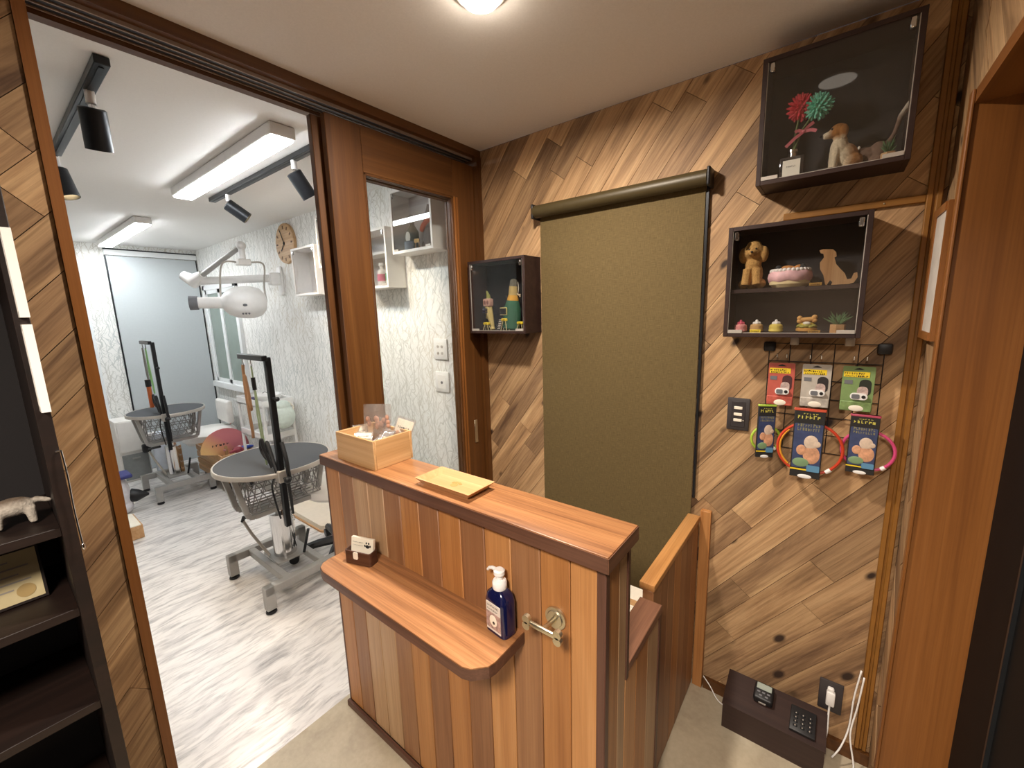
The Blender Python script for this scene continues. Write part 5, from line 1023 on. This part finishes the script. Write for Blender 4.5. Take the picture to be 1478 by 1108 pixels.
T = thing('hanging_bag', 'pale mint translucent bag hanging at the trolley end', 'bag', (-2.15, -0.13, 0.62)); blob('sack', [('e', (0, 0, 0.10), (0.06, 0.10, 0.10)), ('e', (0, 0, 0.19), (0.04, 0.07, 0.05))], plain('mint_film', '#d5e0d6', 0.4, var=0.08), T, 0.006); M().tube([(-0.02, -0.06, 0.22), (0.0, -0.09, 0.17), (0.0, -0.06, 0.05), (0.0, 0.06, 0.05), (0.0, 0.09, 0.17), (-0.02, 0.06, 0.22)], 0.006, 6).build('rim_cord', M_PAPER, T)
T = thing('chair', 'white padded chair between the grey door and the trolley', 'chair', (-3.66, -0.24, 0)); M().box((-0.17, 0.13, 0.46), (0.17, 0.19, 0.70), 0.04, 4).build('backrest', M_WHITEB, T); M().lathe([(0.02, 0.29), (0.20, 0.29), (0.235, 0.33), (0.235, 0.39), (0.20, 0.42), (0.001, 0.425)], 36).build('seat', M_WHITEB, T)
M().tube([(0, 0.10, 0.31), (0, 0.20, 0.33), (0, 0.195, 0.52)], 0.012, 8).build('back_support', M_CHROME, T); M().cyl((0, 0, 0.04), (0, 0, 0.30), 0.025).build('column', M_CHROME, T); M().lathe([(0.18, 0), (0.18, 0.02), (0.03, 0.045)], 28).build('base', M_CHROME, T)
cr_ = thing('wooden_crate', 'pale wooden slatted crate on casters behind the near table', 'crate', (-3.085, -0.30, 0))
for z in (0.10, 0.165, 0.23, 0.295):
    M().box((-0.33, -0.135, z), (0.33, -0.120, z+0.052), 0.002).build('slat', M_TRAY, cr_); M().box((-0.33, 0.120, z), (0.33, 0.135, z+0.052), 0.002).build('slat', M_TRAY, cr_)
    M().box((0.316, -0.12, z), (0.33, 0.12, z+0.052), 0.002).build('slat', M_TRAY, cr_); M().box((-0.33, -0.12, z), (-0.316, 0.12, z+0.052), 0.002).build('slat', M_TRAY, cr_)
M().box((-0.316, -0.12, 0.085), (0.316, 0.12, 0.10)).build('base', M_TRAY, cr_)
for sx in (-1, 1):
    for sy in (-1, 1): M().cyl((sx*0.27, sy*0.09-0.012, 0.040), (sx*0.27, sy*0.09+0.012, 0.040), 0.040).build('caster', M_BLACK, cr_)
def fan_mat():
    k = NT('orange_pink_fan_paper'); sx = k.n('ShaderNodeSeparateXYZ'); k.l(k.coord(), sx.inputs[0])
    k.base(k.ramp(k.math('MULTIPLY', k.math('ADD', k.math('ADD', sx.outputs[1], sx.outputs[2]), 0.05), 3.2), (0.15, lin('#e9bf80')), (0.5, lin('#e3a47c')), (0.85, lin('#d98288'))), 0.6); return k.m
fn = thing('hand_fan', 'orange and pink paper fan propped in the wooden crate', 'fan', (-2.85, -0.36, 0.25)); FM = fan_mat()
M().prism([(-0.17, 0.12)]+[(0.19*math.cos(t), 0.13+0.19*math.sin(t)) for t in [PI-i*PI/16 for i in range(17)]]+[(0.17, 0.12), (0.0, 0.07)], -0.003, 0.003, 0).build('leaf', FM, fn, smooth=0)
M().box((-0.005, -0.012, 0.0), (0.005, 0.012, 0.16)).build('handle', M_TRAY, fn)
glyphs(M(), -0.1, 0.04, 0.17, 0.02, 0, 5).build('print', M_INK, fn, smooth=0).matrix_basis = Matrix.Translation((0.0036, 0, 0)) @ Matrix.Rotation(PI/2, 4, 'Z')
rn = random.Random(12)
for lb, x, y, c1, sz in (('blue brush lying on the crate', -2.80, -0.22, '#2f4aa8', (0.05, 0.03, 0.02)), ('dark red pouch on the crate', -2.74, -0.30, '#8d3441', (0.04, 0.05, 0.03)), ('white folded cloth on the crate', -2.92, -0.24, '#e6e0da', (0.06, 0.05, 0.03)), ('pink cloth on the crate', -2.90, -0.40, '#d79aa0', (0.05, 0.03, 0.03))):
    T = thing('grooming_item', lb, 'grooming item', (x, y, 0.348), rn.uniform(0, 3), 'things on the wooden crate'); blob('body', [('e', (0, 0, sz[2]), sz), ('e', (sz[0]*0.7, 0.01, sz[2]*0.8), tuple(v*0.7 for v in sz)), ('t', [(0, 0, sz[2]), (-sz[0]*2.0, 0, sz[2]*0.9)], [sz[2]*0.6, sz[2]*0.4])], plain('item_'+c1[1:], c1, 0.6, var=0.15), T, 0.005)
    M().ell((sz[0]*0.4, 0, sz[2]*1.9), (sz[0]*0.3, sz[1]*0.3, 0.004)).build('patch', M_WHITE, T)
st = thing('stool', 'white round stool with black star base behind the counter', 'stool', (-1.04, -0.33, 0)); M().lathe([(0.02, 0.42), (0.16, 0.42), (0.195, 0.45), (0.195, 0.49), (0.16, 0.515), (0.001, 0.52)], 36).build('seat', M_WHITEB, st)
M().cyl((0, 0, 0.08), (0, 0, 0.43), 0.022).build('gas_column', M_BLACK, st)
for i in range(5):
    an = 2*PI*i/5+2.95; c, s = math.cos(an), math.sin(an); M().tube([(0, 0, 0.10), (c*0.14, s*0.14, 0.095), (c*0.27, s*0.27, 0.075), (c*0.28, s*0.28, 0.05)], [0.030, 0.026, 0.020, 0.012], 8).build('base_arm', M_BLACK, st); M().cyl((c*0.28-s*0.02, s*0.28+c*0.02, 0.028), (c*0.28+s*0.02, s*0.28-c*0.02, 0.028), 0.028).build('caster', M_BLACK, st)
T = thing('foam_board', 'pale beige rounded board lying behind the stool', 'board', (-1.72, -0.14, 0)); M().prism(rrect(-0.34, 0.34, -0.14, 0.15, 0.04, 4), 0, 0.045).build('board', plain('beige_board', '#e3d6c4', 0.6, var=0.03), T, smooth=30); M().prism(rrect(-0.35, 0.35, -0.15, 0.16, 0.04, 4), 0.0, 0.012).build('edging', M_TRAY, T, smooth=30)
# far left: cabinet, tank, bagged kit
T = thing('low_cabinet', 'pale grey low cabinet left of the farther table', 'cabinet', (-4.03, -0.80, 0)); M().box((-0.14, -0.11, 0), (0.14, 0.10, 0.60), 0.004).build('body', M_WHITEB, T); M().box((0.14, -0.10, 0.30), (0.152, 0.09, 0.59), 0.002).build('door', M_WHITEB, T); M().box((0.14, -0.10, 0.02), (0.152, 0.09, 0.27), 0.002).build('drawer', plain('grey_drawer', '#8f9290', 0.5), T); M().box((0.152, -0.03, 0.22), (0.160, 0.03, 0.235)).build('handle', M_STEEL, T)
T = thing('water_tank', 'white upright cylinder tank under the farther table', 'tank', (-3.80, -0.62, 0)); M().lathe([(0.055, 0), (0.06, 0.01), (0.06, 0.42), (0.05, 0.45), (0.02, 0.46)], 24).build('tank', plain('tank_white', '#dde4f0', 0.4), T); M().box((-0.07, -0.13, 0.38), (0.0, 0.0, 0.46), 0.02, 2).build('top_arm', M_WHITE, T); M().box((-0.03, -0.14, 0.28), (0.03, -0.08, 0.36), 0.012, 2).build('valve', M_BLACK, T)
T = thing('kit_bag', 'blue and white kit bag at the left edge of the doorway', 'bag', (-3.05, -1.06, 0)); blob('sack', [('e', (0, 0, 0.16), (0.10, 0.06, 0.15)), ('e', (0, 0.0, 0.06), (0.11, 0.065, 0.06))], plain('white_sack', '#d9d6da', 0.7, var=0.1), T, 0.006); M().box((-0.09, -0.075, 0.30), (0.09, 0.075, 0.33), 0.008).build('blue_flap', plain('navy_flap', '#353a78', 0.6), T)
M().tube([(0.02, 0.05, 0.14), (0.04, 0.09, 0.13), (0.05, 0.16, 0.12)], [0.055, 0.05, 0.008], 12).build('black_nozzle', M_BLACK, T)
T = thing('wood_offcut', 'tan wooden block on the floor by the left casing', 'block', (-2.55, -1.10, 0)); M().box((-0.14, -0.04, 0), (0.14, 0.04, 0.10), 0.004).build('block', M_TRAY, T); M().box((-0.142, -0.03, 0.098), (0.142, 0.03, 0.104)).build('edge_strip', M_PAPER, T)
